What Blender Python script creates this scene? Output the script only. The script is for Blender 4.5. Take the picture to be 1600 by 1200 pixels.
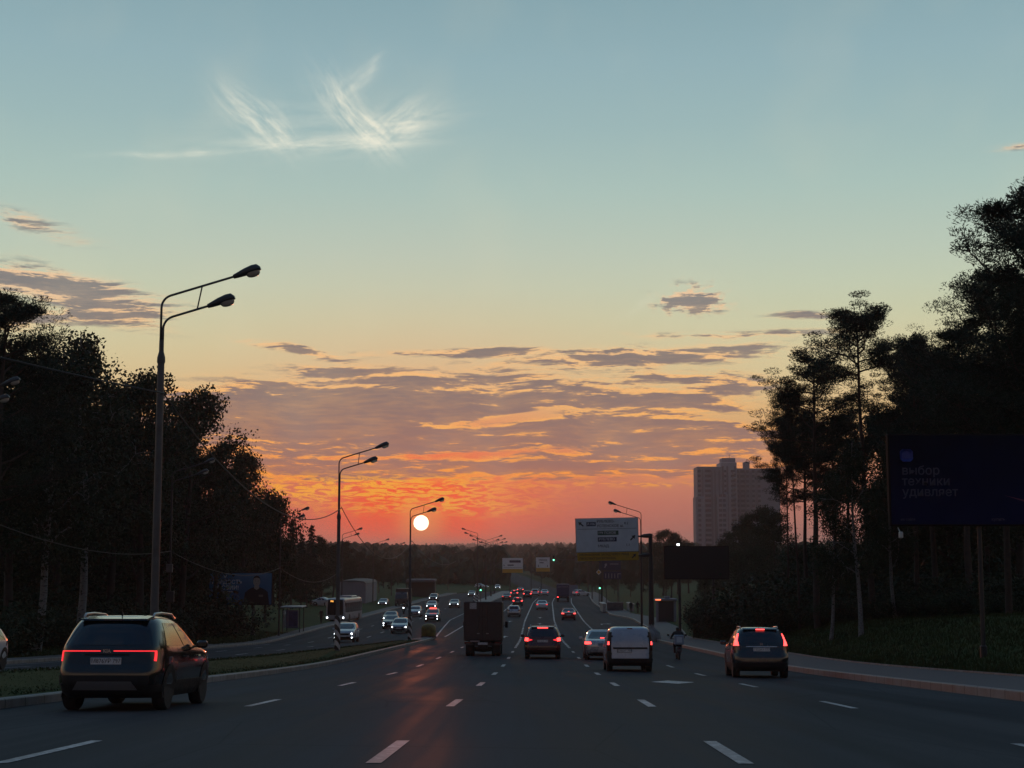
import bpy, bmesh, math, random
import numpy as np
from mathutils import Vector, Matrix
scene = bpy.context.scene
for _o in list(bpy.data.objects):
    bpy.data.objects.remove(_o)
R = math.radians
random.seed(7)
RNG = np.random.default_rng(11)

# ------------------------------------------------------------------ camera
FOC = 2311.0                                   # focal length in photo pixels (52 mm)
PITCH = math.atan(262 / FOC)
CAM = bpy.data.objects.new('camera', bpy.data.cameras.new('camera'))
scene.collection.objects.link(CAM)
CAM.location = (0, 0, 0)                       # driver's eye; the road lies 1.2 m below
CAM.rotation_euler = (math.pi / 2 + PITCH, 0, 0)
CAM.data.lens = 36 * FOC / 1600
CAM.data.sensor_width = 36
CAM.data.clip_start = 0.2
CAM.data.clip_end = 30000
scene.camera = CAM
scene.render.resolution_x, scene.render.resolution_y = 1024, 768

# ------------------------------------------------------------------ exposure
scene.view_settings.view_transform = 'Standard'
scene.view_settings.look = 'None'
scene.view_settings.gamma = 1
scene.view_settings.exposure = 0
scene.view_settings.use_curve_mapping = False
scene.render.engine = 'CYCLES'
scene.cycles.use_denoising = True
scene.cycles.max_bounces = 6
scene.cycles.diffuse_bounces = 2
scene.cycles.glossy_bounces = 3
scene.cycles.transmission_bounces = 4
scene.cycles.transparent_max_bounces = 8
scene.cycles.volume_bounces = 1
scene.cycles.sample_clamp_indirect = 4

def lin(r, g, b):
    f = lambda c: (c / 255 / 12.92) if c <= 10 else ((c / 255 + 0.055) / 1.055) ** 2.4
    return (f(r), f(g), f(b), 1.0)

SUN_AZ = math.atan((658 - 800) / FOC)
SUN_EL = PITCH - math.atan((817 - 600) / FOC)

# ------------------------------------------------------------------ world: dusk sky with clouds
world = bpy.data.worlds.new('World')
scene.world = world
world.use_nodes = True
WT = world.node_tree
for n in list(WT.nodes):
    WT.nodes.remove(n)

class X:
    """a socket in the node tree with arithmetic"""
    def __init__(s, sock, nt):
        s.s, s.nt = sock, nt
    def m(s, op, b=None, c=None):
        n = s.nt.nodes.new('ShaderNodeMath'); n.operation = op
        for i, v in enumerate((s, b, c)):
            if v is None: continue
            if isinstance(v, X): s.nt.links.new(v.s, n.inputs[i])
            else: n.inputs[i].default_value = v
        return X(n.outputs[0], s.nt)
    def __add__(s, o): return s.m('ADD', o)
    def __radd__(s, o): return s.m('ADD', o)
    def __sub__(s, o): return s.m('SUBTRACT', o)
    def __rsub__(s, o): return (s * -1.0) + o
    def __mul__(s, o): return s.m('MULTIPLY', o)
    def __rmul__(s, o): return s.m('MULTIPLY', o)
    def __truediv__(s, o): return s.m('DIVIDE', o)
    def exp(s): return s.m('EXPONENT')
    def clamp(s): return s.m('MAXIMUM', 0.0).m('MINIMUM', 1.0)
    def ss(s, a, b, lo=0.0, hi=1.0):
        n = s.nt.nodes.new('ShaderNodeMapRange'); n.interpolation_type = 'SMOOTHSTEP'
        s.nt.links.new(s.s, n.inputs[0])
        for i, v in enumerate((a, b, lo, hi)): n.inputs[i + 1].default_value = v
        return X(n.outputs[0], s.nt)

def ramp(x, stops, nt, interp='LINEAR'):
    n = nt.nodes.new('ShaderNodeValToRGB'); cr = n.color_ramp; cr.interpolation = interp
    while len(cr.elements) < len(stops): cr.elements.new(0.5)
    for e, (p, c) in zip(cr.elements, sorted(stops, key=lambda q: q[0])):
        e.position = p; e.color = c
    nt.links.new(x.s if isinstance(x, X) else x, n.inputs[0])
    return n.outputs[0]

def mixc(f, a, b, nt, mode='MIX'):
    n = nt.nodes.new('ShaderNodeMix'); n.data_type = 'RGBA'; n.blend_type = mode
    for i, v in ((0, f), (6, a), (7, b)):
        if isinstance(v, X): nt.links.new(v.s, n.inputs[i])
        elif isinstance(v, bpy.types.NodeSocket): nt.links.new(v, n.inputs[i])
        else: n.inputs[i].default_value = v
    return n.outputs[2]

def comb(x, y, z, nt):
    n = nt.nodes.new('ShaderNodeCombineXYZ')
    for i, v in enumerate((x, y, z)):
        if isinstance(v, X): nt.links.new(v.s, n.inputs[i])
        else: n.inputs[i].default_value = v
    return n.outputs[0]

def noise(vec, scale, detail, rough, nt, dist=0.0, lac=2.0, dims='2D'):
    n = nt.nodes.new('ShaderNodeTexNoise')
    n.noise_dimensions = dims
    nt.links.new(vec, n.inputs['Vector'])
    n.inputs['Scale'].default_value = scale; n.inputs['Detail'].default_value = detail
    n.inputs['Roughness'].default_value = rough; n.inputs['Distortion'].default_value = dist
    n.inputs['Lacunarity'].default_value = lac
    return X(n.outputs[0], nt)

def sky_ae(px, py):
    """direction of a photo pixel as (azimuth, elevation), unit = 1/2.311 rad"""
    v = (py - 600) / FOC
    y = math.cos(PITCH) + v * math.sin(PITCH); z = math.sin(PITCH) - v * math.cos(PITCH); x = (px - 800) / FOC
    return math.atan2(x, y) * 2.311, math.atan2(z, math.hypot(x, y)) * 2.311

def build_sky():
    nt = WT
    tc = nt.nodes.new('ShaderNodeTexCoord')
    sp = nt.nodes.new('ShaderNodeSeparateXYZ'); nt.links.new(tc.outputs['Generated'], sp.inputs[0])
    dx, dy, dz = (X(sp.outputs[i], nt) for i in range(3))
    az = dx.m('ARCTAN2', dy) * 2.311
    el = dz.m('ARCSINE') * 2.311
    P = comb(az, el, 0.0, nt)
    def row(py): return sky_ae(800, py)[1]
    # clear-sky colour by elevation, E from 0 to the zenith mapped 0..1 with a square root for resolution near the horizon
    top = math.pi / 2 * 2.311
    t = (el / top).m('MAXIMUM', 0.0).m('SQRT')
    rows = [(860, 148, 96, 94), (835, 166, 107, 100), (790, 186, 120, 104), (750, 202, 134, 106), (700, 216, 158, 112),
            (650, 224, 184, 128), (600, 222, 200, 150), (550, 216, 207, 164), (500, 208, 210, 175), (450, 200, 210, 184),
            (400, 192, 207, 189), (300, 175, 200, 192), (200, 160, 189, 190), (100, 150, 181, 188), (0, 139, 171, 180)]
    stops = [(math.sqrt(max(row(r), 0) / top), lin(a, b, c)) for r, a, b, c in rows]
    stops += [(math.sqrt(R(40) * 2.311 / top), lin(86, 122, 152)), (1.0, lin(46, 78, 116))]
    base = ramp(t, stops, nt)
    # the measured physical sky gives the fall-off away from the sun
    nis = nt.nodes.new('ShaderNodeTexSky'); nis.sky_type = 'NISHITA'; nis.sun_disc = False
    nis.sun_elevation = SUN_EL; nis.sun_rotation = SUN_AZ
    nis.air_density = 1.0; nis.dust_density = 2.0; nis.ozone_density = 2.0
    ns = nt.nodes.new('ShaderNodeMix'); ns.data_type = 'RGBA'; ns.blend_type = 'MULTIPLY'; ns.inputs[0].default_value = 1
    nt.links.new(nis.outputs[0], ns.inputs[6]); ns.inputs[7].default_value = (0.02, 0.02, 0.02, 1)
    back = (az.m('COSINE') if False else (az / 2.311).m('COSINE')).ss(-0.6, 0.97, 0.0, 1.0)
    hor = el.ss(0.0, 3.0, 1.0, 0.45)
    dark = (1.0 - back) * hor
    antisun = mixc(dark, base, mixc(el.ss(0.0, 1.2), lin(36, 52, 82), lin(40, 66, 104), nt), nt)
    base = antisun
    base = mixc(0.05, base, ns.outputs[2], nt)
    # aureole
    sa, se = sky_ae(658, 817)
    da, de = az - sa, el - se
    q = (da * (1 / 0.145)).m('POWER', 2.0) + (de * (1 / 0.100)).m('POWER', 2.0)
    base = mixc((((q.m('SQRT')) * -1.0).exp() * 1.8).m('MINIMUM', 0.98), base, lin(255, 80, 32), nt)
    # ---------------- clouds
    wv = noise(P, 5.0, 2, 0.5, nt)
    wob = (wv - 0.5) * 0.06
    azw, elw = az + wob, el + wob * 0.3
    def blobs(lst):
        acc = None
        for b in lst:
            px, py, rx, ry, w = b[:5]; ang = b[5] if len(b) > 5 else 0.0
            a, e = sky_ae(px, py); rx /= 1000; ry /= 1000
            if abs(ang) < 0.1:
                n = nt.nodes.new('ShaderNodeVectorMath'); n.operation = 'MULTIPLY_ADD'
                nt.links.new(PW, n.inputs[0]); n.inputs[1].default_value = (1 / rx, 1 / ry, 0); n.inputs[2].default_value = (-a / rx, -e / ry, 0)
                d_ = nt.nodes.new('ShaderNodeVectorMath'); d_.operation = 'DOT_PRODUCT'
                nt.links.new(n.outputs[0], d_.inputs[0]); nt.links.new(n.outputs[0], d_.inputs[1])
                q_ = X(d_.outputs[1], nt)
            else:
                c, s_ = math.cos(R(ang)), math.sin(R(ang))
                def ln(vx, vy):
                    d_ = nt.nodes.new('ShaderNodeVectorMath'); d_.operation = 'DOT_PRODUCT'
                    nt.links.new(PW, d_.inputs[0]); d_.inputs[1].default_value = (vx, vy, 0)
                    return X(d_.outputs[1], nt) - (a * vx + e * vy)
                l1 = ln(c / rx, s_ / rx); l2 = ln(-s_ / ry, c / ry)
                q_ = l1.m('MULTIPLY_ADD', l1, l2 * l2)
            g = nt.nodes.new('ShaderNodeMath'); g.operation = 'POWER'; g.inputs[0].default_value = 0.3679; nt.links.new(q_.s, g.inputs[1])
            g = X(g.outputs[0], nt)
            acc = g * w if acc is None else g.m('MULTIPLY_ADD', w, acc)
        return acc
    PW = comb(azw, elw, 0.0, nt)
    n1 = noise(comb(azw * 1.0, elw * 7.0 + 3.0, 0, nt), 8.5, 6, 0.64, nt)
    n1b = noise(comb(azw * 1.0, elw * 7.0 + 2.955, 0, nt), 8.5, 6, 0.64, nt)
    n2 = noise(comb(azw * 1.0 + 5.0, elw * 8.0, 0, nt), 27.0, 5, 0.62, nt)
    deck = blobs([
        (560, 640, 260, 38, 1.0), (420, 668, 150, 42, 0.66), (720, 626, 130, 26, 0.45),
        (1010, 558, 215, 15, 0.66, 2.5), (775, 551, 66, 7, 0.55), (1040, 592, 140, 12, 0.34, 2), (990, 628, 160, 20, 0.6),
        (980, 668, 190, 22, 0.72), (1080, 696, 150, 18, 0.58), (700, 692, 270, 20, 0.66), (900, 728, 260, 18, 0.74), (470, 736, 220, 14, 0.66),
        (1160, 602, 60, 14, 0.4), (570, 583, 85, 9, 0.6, -4), (470, 546, 75, 7, 0.56, -10), (430, 602, 46, 6, 0.5),
        (40, 440, 150, 20, 0.66, -5), (150, 470, 90, 24, 0.42, -25), (90, 498, 160, 14, 0.38, 6), (60, 350, 90, 14, 0.27, -14),
        (1092, 472, 44, 13, 0.66), (1088, 453, 26, 13, 0.5), (1255, 493, 44, 6, 0.55, -3), (1150, 520, 165, 6, 0.36),
        (1590, 228, 40, 6, 0.22), (640, 553, 110, 5, 0.32), (780, 592, 50, 6, 0.42)])
    hole = blobs([(800, 652, 90, 9, 0.75, 8), (900, 647, 100, 7, 0.3, 8), (530, 692, 120, 6, 0.4), (800, 706, 170, 8, 0.4, 2), (560, 662, 110, 5, 0.25, 4), (1120, 654, 90, 7, 0.3)])
    cum = blobs([(1090, 466, 60, 26, 1.0)])
    puff = noise(comb(azw, el * 1.6, 0, nt), 38.0, 4, 0.6, nt)
    # beyond the picture the deck runs on as scattered broken cloud
    far = az.m('ABSOLUTE').ss(0.75, 1.6, 0.0, 0.36) * el.ss(0.05, 0.35) * el.ss(0.9, 0.45)
    blb = deck + far - hole
    amp = blb.ss(0.02, 0.3, 0.15, 1.0)
    d = blb + ((n1 - 0.5) * 1.1 + (n2 - 0.5) * 0.6) * amp + (puff - 0.5) * cum * 2.2
    op = d.ss(0.02, 0.42)
    under = ((n1 - n1b) * 9.0 + (n2 - 0.5) * 1.2)
    thick = (d + under * 0.24).ss(0.12, 0.48)
    glow = ((el - row(800)) * (1 / 0.33)).m('MAXIMUM', 0.0)
    lit = ramp(glow.m('MINIMUM', 1.0), [(0.0, lin(255, 128, 62)), (0.18, lin(255, 158, 62)), (0.45, lin(252, 182, 104)), (0.8, lin(246, 196, 140)), (1.0, lin(240, 200, 158))], nt)
    body = ramp(glow.m('MINIMUM', 1.0), [(0.0, lin(186, 104, 82)), (0.25, lin(152, 114, 105)), (0.55, lin(134, 115, 112)), (0.8, lin(130, 119, 116)), (1.0, lin(128, 124, 124))], nt)
    body = mixc((n1 * 0.6 + n2 * 0.4).ss(0.62, 0.32, 0.0, 0.22), body, lit, nt)
    ccol = mixc(thick, lit, body, nt)
    col = mixc(op * 0.95, base, ccol, nt)
    # golden ripples over the sun
    rip = noise(comb(azw * 1.0, elw * 5.5, 0, nt), 40.0, 5, 0.62, nt, 0.6)
    rmask = blobs([(610, 760, 200, 19, 1.0), (720, 790, 110, 14, 0.75), (500, 770, 130, 16, 0.5), (590, 797, 120, 8, 0.4), (1020, 757, 130, 4, 0.5)])
    rd = (rip.ss(0.44, 0.56) * rmask * 1.3).clamp()
    col = mixc(rd * 0.95, col, lin(255, 172, 44), nt)
    # high cirrus
    def fib(ang, sx, sy, sc, off):
        c, s = math.cos(R(ang)), math.sin(R(ang))
        a2 = azw * c + elw * s; e2 = elw * c - azw * s
        return noise(comb(a2 * sx + off, e2 * sy, 0, nt), sc, 5, 0.62, nt)
    f1 = fib(-46, 1.0, 4.5, 15.0, 2.0); f2 = fib(5, 1.0, 6.0, 9.0, 5.0)
    f3 = fib(35, 1.0, 4.0, 15.0, 6.0)
    c1 = blobs([(402, 184, 58, 25, 0.85, -44), (434, 210, 28, 15, 0.5, -62), (552, 174, 66, 27, 0.9, -42), (585, 204, 38, 20, 0.5, -50)]) * f1.ss(0.26, 0.78)
    c2 = blobs([(270, 239, 90, 4.5, 0.75, 6), (400, 228, 130, 12, 0.36, 4), (540, 226, 130, 13, 0.45, 6), (655, 186, 60, 12, 0.35, 10), (500, 200, 140, 40, 0.2, 0.0), (620, 205, 70, 22, 0.45, 12)]) * f2.ss(0.24, 0.80)
    c3 = blobs([(626, 192, 58, 26, 0.8, 28), (560, 128, 40, 16, 0.40, 40), (590, 100, 24, 7, 0.25, 62), (995, 480, 30, 6, 0.4, 30)]) * f3.ss(0.26, 0.80)
    cir = (c1 + c2 + c3).m('MINIMUM', 1.0)
    col = mixc(cir * 0.72, col, lin(252, 246, 224), nt)
    # faint large veil so that the clear sky is never one flat gradient
    col = mixc(wv.ss(0.45, 0.8, 0.0, 0.06), col, lin(236, 224, 190), nt)
    # sun disc (0.6 degrees across)
    ang = (da * da + de * de).m('SQRT')
    disc = ang.ss(0.0124, 0.0102)
    rim = ang.ss(0.055, 0.008)
    col = mixc(rim * 0.8, col, (1.0, 0.30, 0.07, 1), nt)
    col = mixc(disc, col, (5.0, 4.3, 2.9, 1), nt)
    bg = nt.nodes.new('ShaderNodeBackground'); nt.links.new(col, bg.inputs[0]); bg.inputs[1].default_value = SKY_STRENGTH
    out = nt.nodes.new('ShaderNodeOutputWorld'); nt.links.new(bg.outputs[0], out.inputs[0])
SKY_STRENGTH = 1.0
build_sky()
world.cycles.sampling_method = 'MANUAL'
world.cycles.sample_map_resolution = 256

# ------------------------------------------------------------------ the low sun
sun = bpy.data.objects.new('sun', bpy.data.lights.new('sun', 'SUN'))
scene.collection.objects.link(sun)
sun.data.energy = 0.2
sun.data.angle = R(0.55)
sun.data.color = (1.0, 0.22, 0.09)
_d = Vector((math.sin(SUN_AZ) * math.cos(SUN_EL), math.cos(SUN_AZ) * math.cos(SUN_EL), math.sin(SUN_EL)))
sun.rotation_euler = _d.to_track_quat('Z', 'Y').to_euler()

# ================================================================== helpers
COL = scene.collection
CP, SP = math.cos(PITCH), math.sin(PITCH)
def at(px, py, Y):
    """world point seen at a photo pixel, Y metres ahead of the camera"""
    v = (py - 600) / FOC
    y = CP + v * SP; z = SP - v * CP; x = (px - 800) / FOC
    s = Y / y
    return Vector((x * s, Y, z * s))

def link(o, parent=None):
    COL.objects.link(o)
    if parent is not None: o.parent = parent
    return o
def tag(o, label, cat, group=None):
    o['label'] = label; o['category'] = cat
    if group: o['group'] = group
    return o
def struct(o):
    o['kind'] = 'structure'; return o
def stuff(o, label=None, cat=None):
    o['kind'] = 'stuff'
    if label: o['label'] = label
    if cat: o['category'] = cat
    return o
def empty(name, loc=(0, 0, 0), rz=0.0, label=None, cat=None, group=None):
    o = bpy.data.objects.new(name, None); o.empty_display_size = 0.2
    o.location = loc; o.rotation_euler = (0, 0, rz); link(o)
    if label: tag(o, label, cat, group)
    return o
def copy_tree(o, parent=None):
    c = o.copy(); COL.objects.link(c); c.parent = parent
    for ch in o.children: copy_tree(ch, c)
    return c

class MB:
    """collects geometry; build() links it as one mesh object"""
    def __init__(s): s.v, s.f, s.mi = [], [], []
    def add(s, vs, fs, m=0):
        b = len(s.v); s.v.extend([tuple(p) for p in vs])
        for f in fs: s.f.append(tuple(i + b for i in f)); s.mi.append(m)
        return s
    def box(s, c, size, m=0, rot=None):
        cx, cy, cz = c; hx, hy, hz = size[0] / 2, size[1] / 2, size[2] / 2
        vs = [Vector((x * hx, y * hy, z * hz)) for x in (-1, 1) for y in (-1, 1) for z in (-1, 1)]
        if rot is not None: vs = [rot @ v for v in vs]
        vs = [v + Vector((cx, cy, cz)) for v in vs]
        return s.add(vs, [(0, 1, 3, 2), (4, 6, 7, 5), (0, 4, 5, 1), (2, 3, 7, 6), (0, 2, 6, 4), (1, 5, 7, 3)], m)
    def bevel_box(s, c, size, b=0.02, m=0):
        """box with chamfered vertical and top edges"""
        cx, cy, cz = c; hx, hy, hz = size[0] / 2, size[1] / 2, size[2] / 2
        def ring(z, k):
            x, y = hx - k, hy - k; q = min(b, x * 0.5, y * 0.5)
            return [(cx + a, cy + d, z) for a, d in ((x, -y + q), (x, y - q), (x - q, y), (-x + q, y), (-x, y - q), (-x, -y + q), (-x + q, -y), (x - q, -y))]
        rs = [ring(cz - hz, b), ring(cz - hz + b, 0), ring(cz + hz - b, 0), ring(cz + hz, b)]
        vs = [p for r in rs for p in r]; n = 8; fs = [tuple(range(n - 1, -1, -1)), tuple(range(3 * n, 4 * n))]
        for k in range(3):
            for i in range(n): fs.append((k * n + i, k * n + (i + 1) % n, (k + 1) * n + (i + 1) % n, (k + 1) * n + i))
        return s.add(vs, fs, m)
    def tube(s, pts, rad, n=8, m=0, cap=True):
        pts = [Vector(p) for p in pts]
        rr = rad if isinstance(rad, (list, tuple)) else [rad] * len(pts)
        vs, fs = [], []
        up = None
        for i, p in enumerate(pts):
            t = (pts[min(i + 1, len(pts) - 1)] - pts[max(i - 1, 0)]).normalized()
            if up is None: up = Vector((0, 0, 1)) if abs(t.z) < 0.9 else Vector((1, 0, 0))
            a = t.cross(up).normalized(); b = a.cross(t).normalized(); up = b
            for k in range(n):
                w = 2 * math.pi * k / n
                vs.append(p + (a * math.cos(w) + b * math.sin(w)) * rr[i])
        for i in range(len(pts) - 1):
            for k in range(n): fs.append((i * n + k, i * n + (k + 1) % n, (i + 1) * n + (k + 1) % n, (i + 1) * n + k))
        if cap:
            fs.append(tuple(range(n - 1, -1, -1))); fs.append(tuple((len(pts) - 1) * n + k for k in range(n)))
        return s.add(vs, fs, m)
    def lathe(s, prof, n=16, c=(0, 0, 0), m=0, axis='z'):
        vs, fs = [], []
        for r, h in prof:
            for k in range(n):
                w = 2 * math.pi * k / n; a, b = r * math.cos(w), r * math.sin(w)
                p = (a, b, h) if axis == 'z' else ((h, a, b) if axis == 'x' else (b, h, a))
                vs.append((p[0] + c[0], p[1] + c[1], p[2] + c[2]))
        for i in range(len(prof) - 1):
            for k in range(n): fs.append((i * n + k, i * n + (k + 1) % n, (i + 1) * n + (k + 1) % n, (i + 1) * n + k))
        fs.append(tuple(range(n - 1, -1, -1))); fs.append(tuple((len(prof) - 1) * n + k for k in range(n)))
        return s.add(vs, fs, m)
    def grid(s, P, m=0, flip=False):
        """P: list of rows of points"""
        r, c = len(P), len(P[0]); vs = [p for row in P for p in row]; fs = []
        for i in range(r - 1):
            for j in range(c - 1):
                q = (i * c + j, i * c + j + 1, (i + 1) * c + j + 1, (i + 1) * c + j)
                fs.append(q[::-1] if flip else q)
        return s.add(vs, fs, m)
    def prism(s, poly, h, m=0, axis='y', base=0.0):
        """poly of 2D points extruded h along an axis; axis 'y' -> poly in xz, 'x' -> yz, 'z' -> xy"""
        def P3(a, b, t): return (a, t, b) if axis == 'y' else ((t, a, b) if axis == 'x' else (a, b, t))
        n = len(poly); vs = [P3(a, b, base) for a, b in poly] + [P3(a, b, base + h) for a, b in poly]
        fs = [tuple(range(n)), tuple(range(2 * n - 1, n - 1, -1))] + [(i, i + n, (i + 1) % n + n, (i + 1) % n) for i in range(n)]
        return s.add(vs, fs, m)
    def mesh(s, name, mats, smooth=False):
        me = bpy.data.meshes.new(name); me.from_pydata(s.v, [], s.f)
        if not isinstance(mats, (list, tuple)): mats = [mats]
        for m in mats: me.materials.append(m)
        if len(mats) > 1: me.polygons.foreach_set('material_index', s.mi)
        bm = bmesh.new(); bm.from_mesh(me); bmesh.ops.recalc_face_normals(bm, faces=bm.faces[:]); bm.to_mesh(me); bm.free()
        if smooth:
            me.polygons.foreach_set('use_smooth', [True] * len(me.polygons))
            if smooth is not True: me.set_sharp_from_angle(angle=R(smooth))
        me.update(); return me
    def build(s, name, mats, parent=None, smooth=False):
        return link(bpy.data.objects.new(name, s.mesh(name, mats, smooth)), parent)

# ------------------------------------------------------------------ materials
MATS = {}
def mat(name, color, rough=0.6, metal=0.0, spec=0.5, var=0.0, vscale=3.0, bump=0.0, bscale=40.0, coat=0.0, emit=None, estr=0.0, stretch=(1, 1, 1), trans=0.0, alpha=1.0):
    if name in MATS: return MATS[name]
    m = bpy.data.materials.new(name); m.use_nodes = True; nt = m.node_tree
    b = nt.nodes['Principled BSDF']
    c = tuple(color[:3]) + (1.0,)
    b.inputs['Base Color'].default_value = c
    b.inputs['Roughness'].default_value = rough; b.inputs['Metallic'].default_value = metal
    b.inputs['Specular IOR Level'].default_value = spec
    b.inputs['Coat Weight'].default_value = coat; b.inputs['Coat Roughness'].default_value = 0.04
    b.inputs['Transmission Weight'].default_value = trans; b.inputs['Alpha'].default_value = alpha
    if emit is not None:
        b.inputs['Emission Color'].default_value = tuple(emit[:3]) + (1,); b.inputs['Emission Strength'].default_value = estr
    if var or bump:
        tc = nt.nodes.new('ShaderNodeTexCoord'); mp = nt.nodes.new('ShaderNodeMapping')
        nt.links.new(tc.outputs['Object'], mp.inputs[0]); mp.inputs['Scale'].default_value = stretch
        if var:
            n = noise(mp.outputs[0], vscale, 5, 0.6, nt, 0.2, dims='3D')
            f = n.ss(0.3, 0.7)
            lo = tuple(x * (1 - var) for x in c[:3]) + (1,); hi = tuple(min(1, x * (1 + var)) for x in c[:3]) + (1,)
            nt.links.new(mixc(f, lo, hi, nt), b.inputs['Base Color'])
            r = n.ss(0.3, 0.7, max(0.02, rough - 0.1), min(1, rough + 0.1)); nt.links.new(r.s, b.inputs['Roughness'])
        if bump:
            n = noise(mp.outputs[0], bscale, 4, 0.6, nt, dims='3D')
            bp = nt.nodes.new('ShaderNodeBump'); bp.inputs['Strength'].default_value = bump; bp.inputs['Distance'].default_value = 0.02
            nt.links.new(n.s, bp.inputs['Height']); nt.links.new(bp.outputs[0], b.inputs['Normal'])
    MATS[name] = m; return m

def asphalt_mat():
    m = mat('asphalt', (0.06, 0.06, 0.062), 0.55); nt = m.node_tree; b = nt.nodes['Principled BSDF']
    tc = nt.nodes.new('ShaderNodeTexCoord')
    def mp(sx, sy):
        q = nt.nodes.new('ShaderNodeMapping'); nt.links.new(tc.outputs['Object'], q.inputs[0]); q.inputs['Scale'].default_value = (sx, sy, 1); return q.outputs[0]
    tracks = noise(mp(0.75, 0.012), 1.0, 4, 0.6, nt, 0.0)
    patch = noise(mp(0.12, 0.05), 1.0, 5, 0.65, nt, 0.3)
    grain = noise(mp(1, 1), 26.0, 3, 0.7, nt)
    cracks = nt.nodes.new('ShaderNodeTexVoronoi'); cracks.feature = 'DISTANCE_TO_EDGE'; nt.links.new(mp(0.22, 0.06), cracks.inputs['Vector']); cracks.inputs['Scale'].default_value = 1.0
    ck = X(cracks.outputs['Distance'], nt).ss(0.0, 0.006, 0.75, 1.0)
    f = tracks.ss(0.3, 0.7) * 0.5 + patch.ss(0.3, 0.7) * 0.35 + grain.ss(0.3, 0.7) * 0.15
    col = ramp(f, [(0.0, (0.034, 0.034, 0.037, 1)), (0.5, (0.064, 0.062, 0.063, 1)), (1.0, (0.108, 0.103, 0.100, 1))], nt)
    ckc = comb(ck, ck, ck, nt)
    col = mixc(1.0, col, ckc, nt, 'MULTIPLY')
    nt.links.new(col, b.inputs['Base Color'])
    rr = (tracks.ss(0.3, 0.7) * 0.6 + patch.ss(0.35, 0.65) * 0.4); nt.links.new((rr * 0.24 + 0.34).s, b.inputs['Roughness'])
    bp = nt.nodes.new('ShaderNodeBump'); bp.inputs['Strength'].default_value = 0.35; bp.inputs['Distance'].default_value = 0.006
    nt.links.new(grain.s, bp.inputs['Height']); nt.links.new(bp.outputs[0], b.inputs['Normal'])
    b.inputs['Specular IOR Level'].default_value = 0.0
    gl = nt.nodes.new('ShaderNodeBsdfGlossy'); nt.links.new((rr * 0.2 + 0.34).s, gl.inputs['Roughness']); nt.links.new(bp.outputs[0], gl.inputs['Normal'])
    mx = nt.nodes.new('ShaderNodeMixShader'); nt.links.new((rr * -0.028 + 0.058).s, mx.inputs[0])
    nt.links.new(b.outputs[0], mx.inputs[1]); nt.links.new(gl.outputs[0], mx.inputs[2])
    nt.links.new(mx.outputs[0], nt.nodes['Material Output'].inputs['Surface'])
    return m
def paint_mat():
    m = mat('road_paint', (0.5, 0.5, 0.5), 0.6); nt = m.node_tree; b = nt.nodes['Principled BSDF']
    tc = nt.nodes.new('ShaderNodeTexCoord')
    n = noise(tc.outputs['Object'], 7.0, 5, 0.75, nt, 0.3); n2 = noise(tc.outputs['Object'], 0.35, 3, 0.6, nt)
    w = (n * 0.75 + n2 * 0.35).ss(0.40, 0.62)
    nt.links.new(mixc(w, (0.60, 0.60, 0.60, 1), (0.26, 0.26, 0.265, 1), nt), b.inputs['Base Color'])
    return m
def grass_mat():
    m = mat('grass_ground', (0.03, 0.045, 0.015), 0.9, spec=0.1); nt = m.node_tree; b = nt.nodes['Principled BSDF']
    tc = nt.nodes.new('ShaderNodeTexCoord')
    n = noise(tc.outputs['Object'], 0.6, 6, 0.7, nt, 0.2); g = noise(tc.outputs['Object'], 9.0, 4, 0.7, nt)
    f = n * 0.6 + g * 0.4
    nt.links.new(ramp(f, [(0.3, (0.020, 0.036, 0.011, 1)), (0.5, (0.036, 0.066, 0.020, 1)), (0.7, (0.058, 0.080, 0.030, 1))], nt), b.inputs['Base Color'])
    bp = nt.nodes.new('ShaderNodeBump'); bp.inputs['Strength'].default_value = 0.8; bp.inputs['Distance'].default_value = 0.05
    nt.links.new(g.s, bp.inputs['Height']); nt.links.new(bp.outputs[0], b.inputs['Normal'])
    return m
M_ASPH, M_PAINT, M_GRASS = asphalt_mat(), paint_mat(), grass_mat()
M_KERB = mat('kerb_concrete', (0.19, 0.185, 0.18), 0.65, var=0.35, vscale=1.5, bump=0.3, bscale=30)
M_WALK = mat('pavement_asphalt', (0.085, 0.086, 0.09), 0.8, var=0.2, vscale=0.8, bump=0.2, bscale=60)

for _m in (M_KERB, mat('kerb_granite', (0.19, 0.17, 0.165), 0.6, var=0.3, vscale=1.2, bump=0.3, bscale=30)):      # joints between the kerb stones
    _nt = _m.node_tree; _b = _nt.nodes['Principled BSDF']; _l = _b.inputs['Base Color'].links[0]; _src = _l.from_socket
    _tc = _nt.nodes.new('ShaderNodeTexCoord'); _sp = _nt.nodes.new('ShaderNodeSeparateXYZ'); _nt.links.new(_tc.outputs['Object'], _sp.inputs[0])
    _f = X(_sp.outputs[1], _nt).m('FRACT').m('COMPARE', 0.5, 0.02)
    _nt.links.new(mixc(_f * 0.75, _src, (0.02, 0.02, 0.02, 1), _nt), _b.inputs['Base Color'])

# ================================================================== road geometry
def table(pts, lo=-80, hi=1400, win=13):
    xs = np.arange(lo, hi + 1.0); p = np.array(pts, float)
    v = np.interp(xs, p[:, 0], p[:, 1])
    v[xs < p[0, 0]] = p[0, 1] + (xs[xs < p[0, 0]] - p[0, 0]) * (p[1, 1] - p[0, 1]) / (p[1, 0] - p[0, 0])
    k = np.hanning(2 * win + 3)[1:-1]; k /= k.sum()
    vp = np.concatenate([v[0] + (np.arange(-win, 0)) * (v[1] - v[0]), v, v[-1] + (np.arange(1, win + 1)) * (v[-1] - v[-2])])
    v = np.convolve(vp, k, 'valid')
    return lambda y: float(np.interp(y, xs, v))
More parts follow.
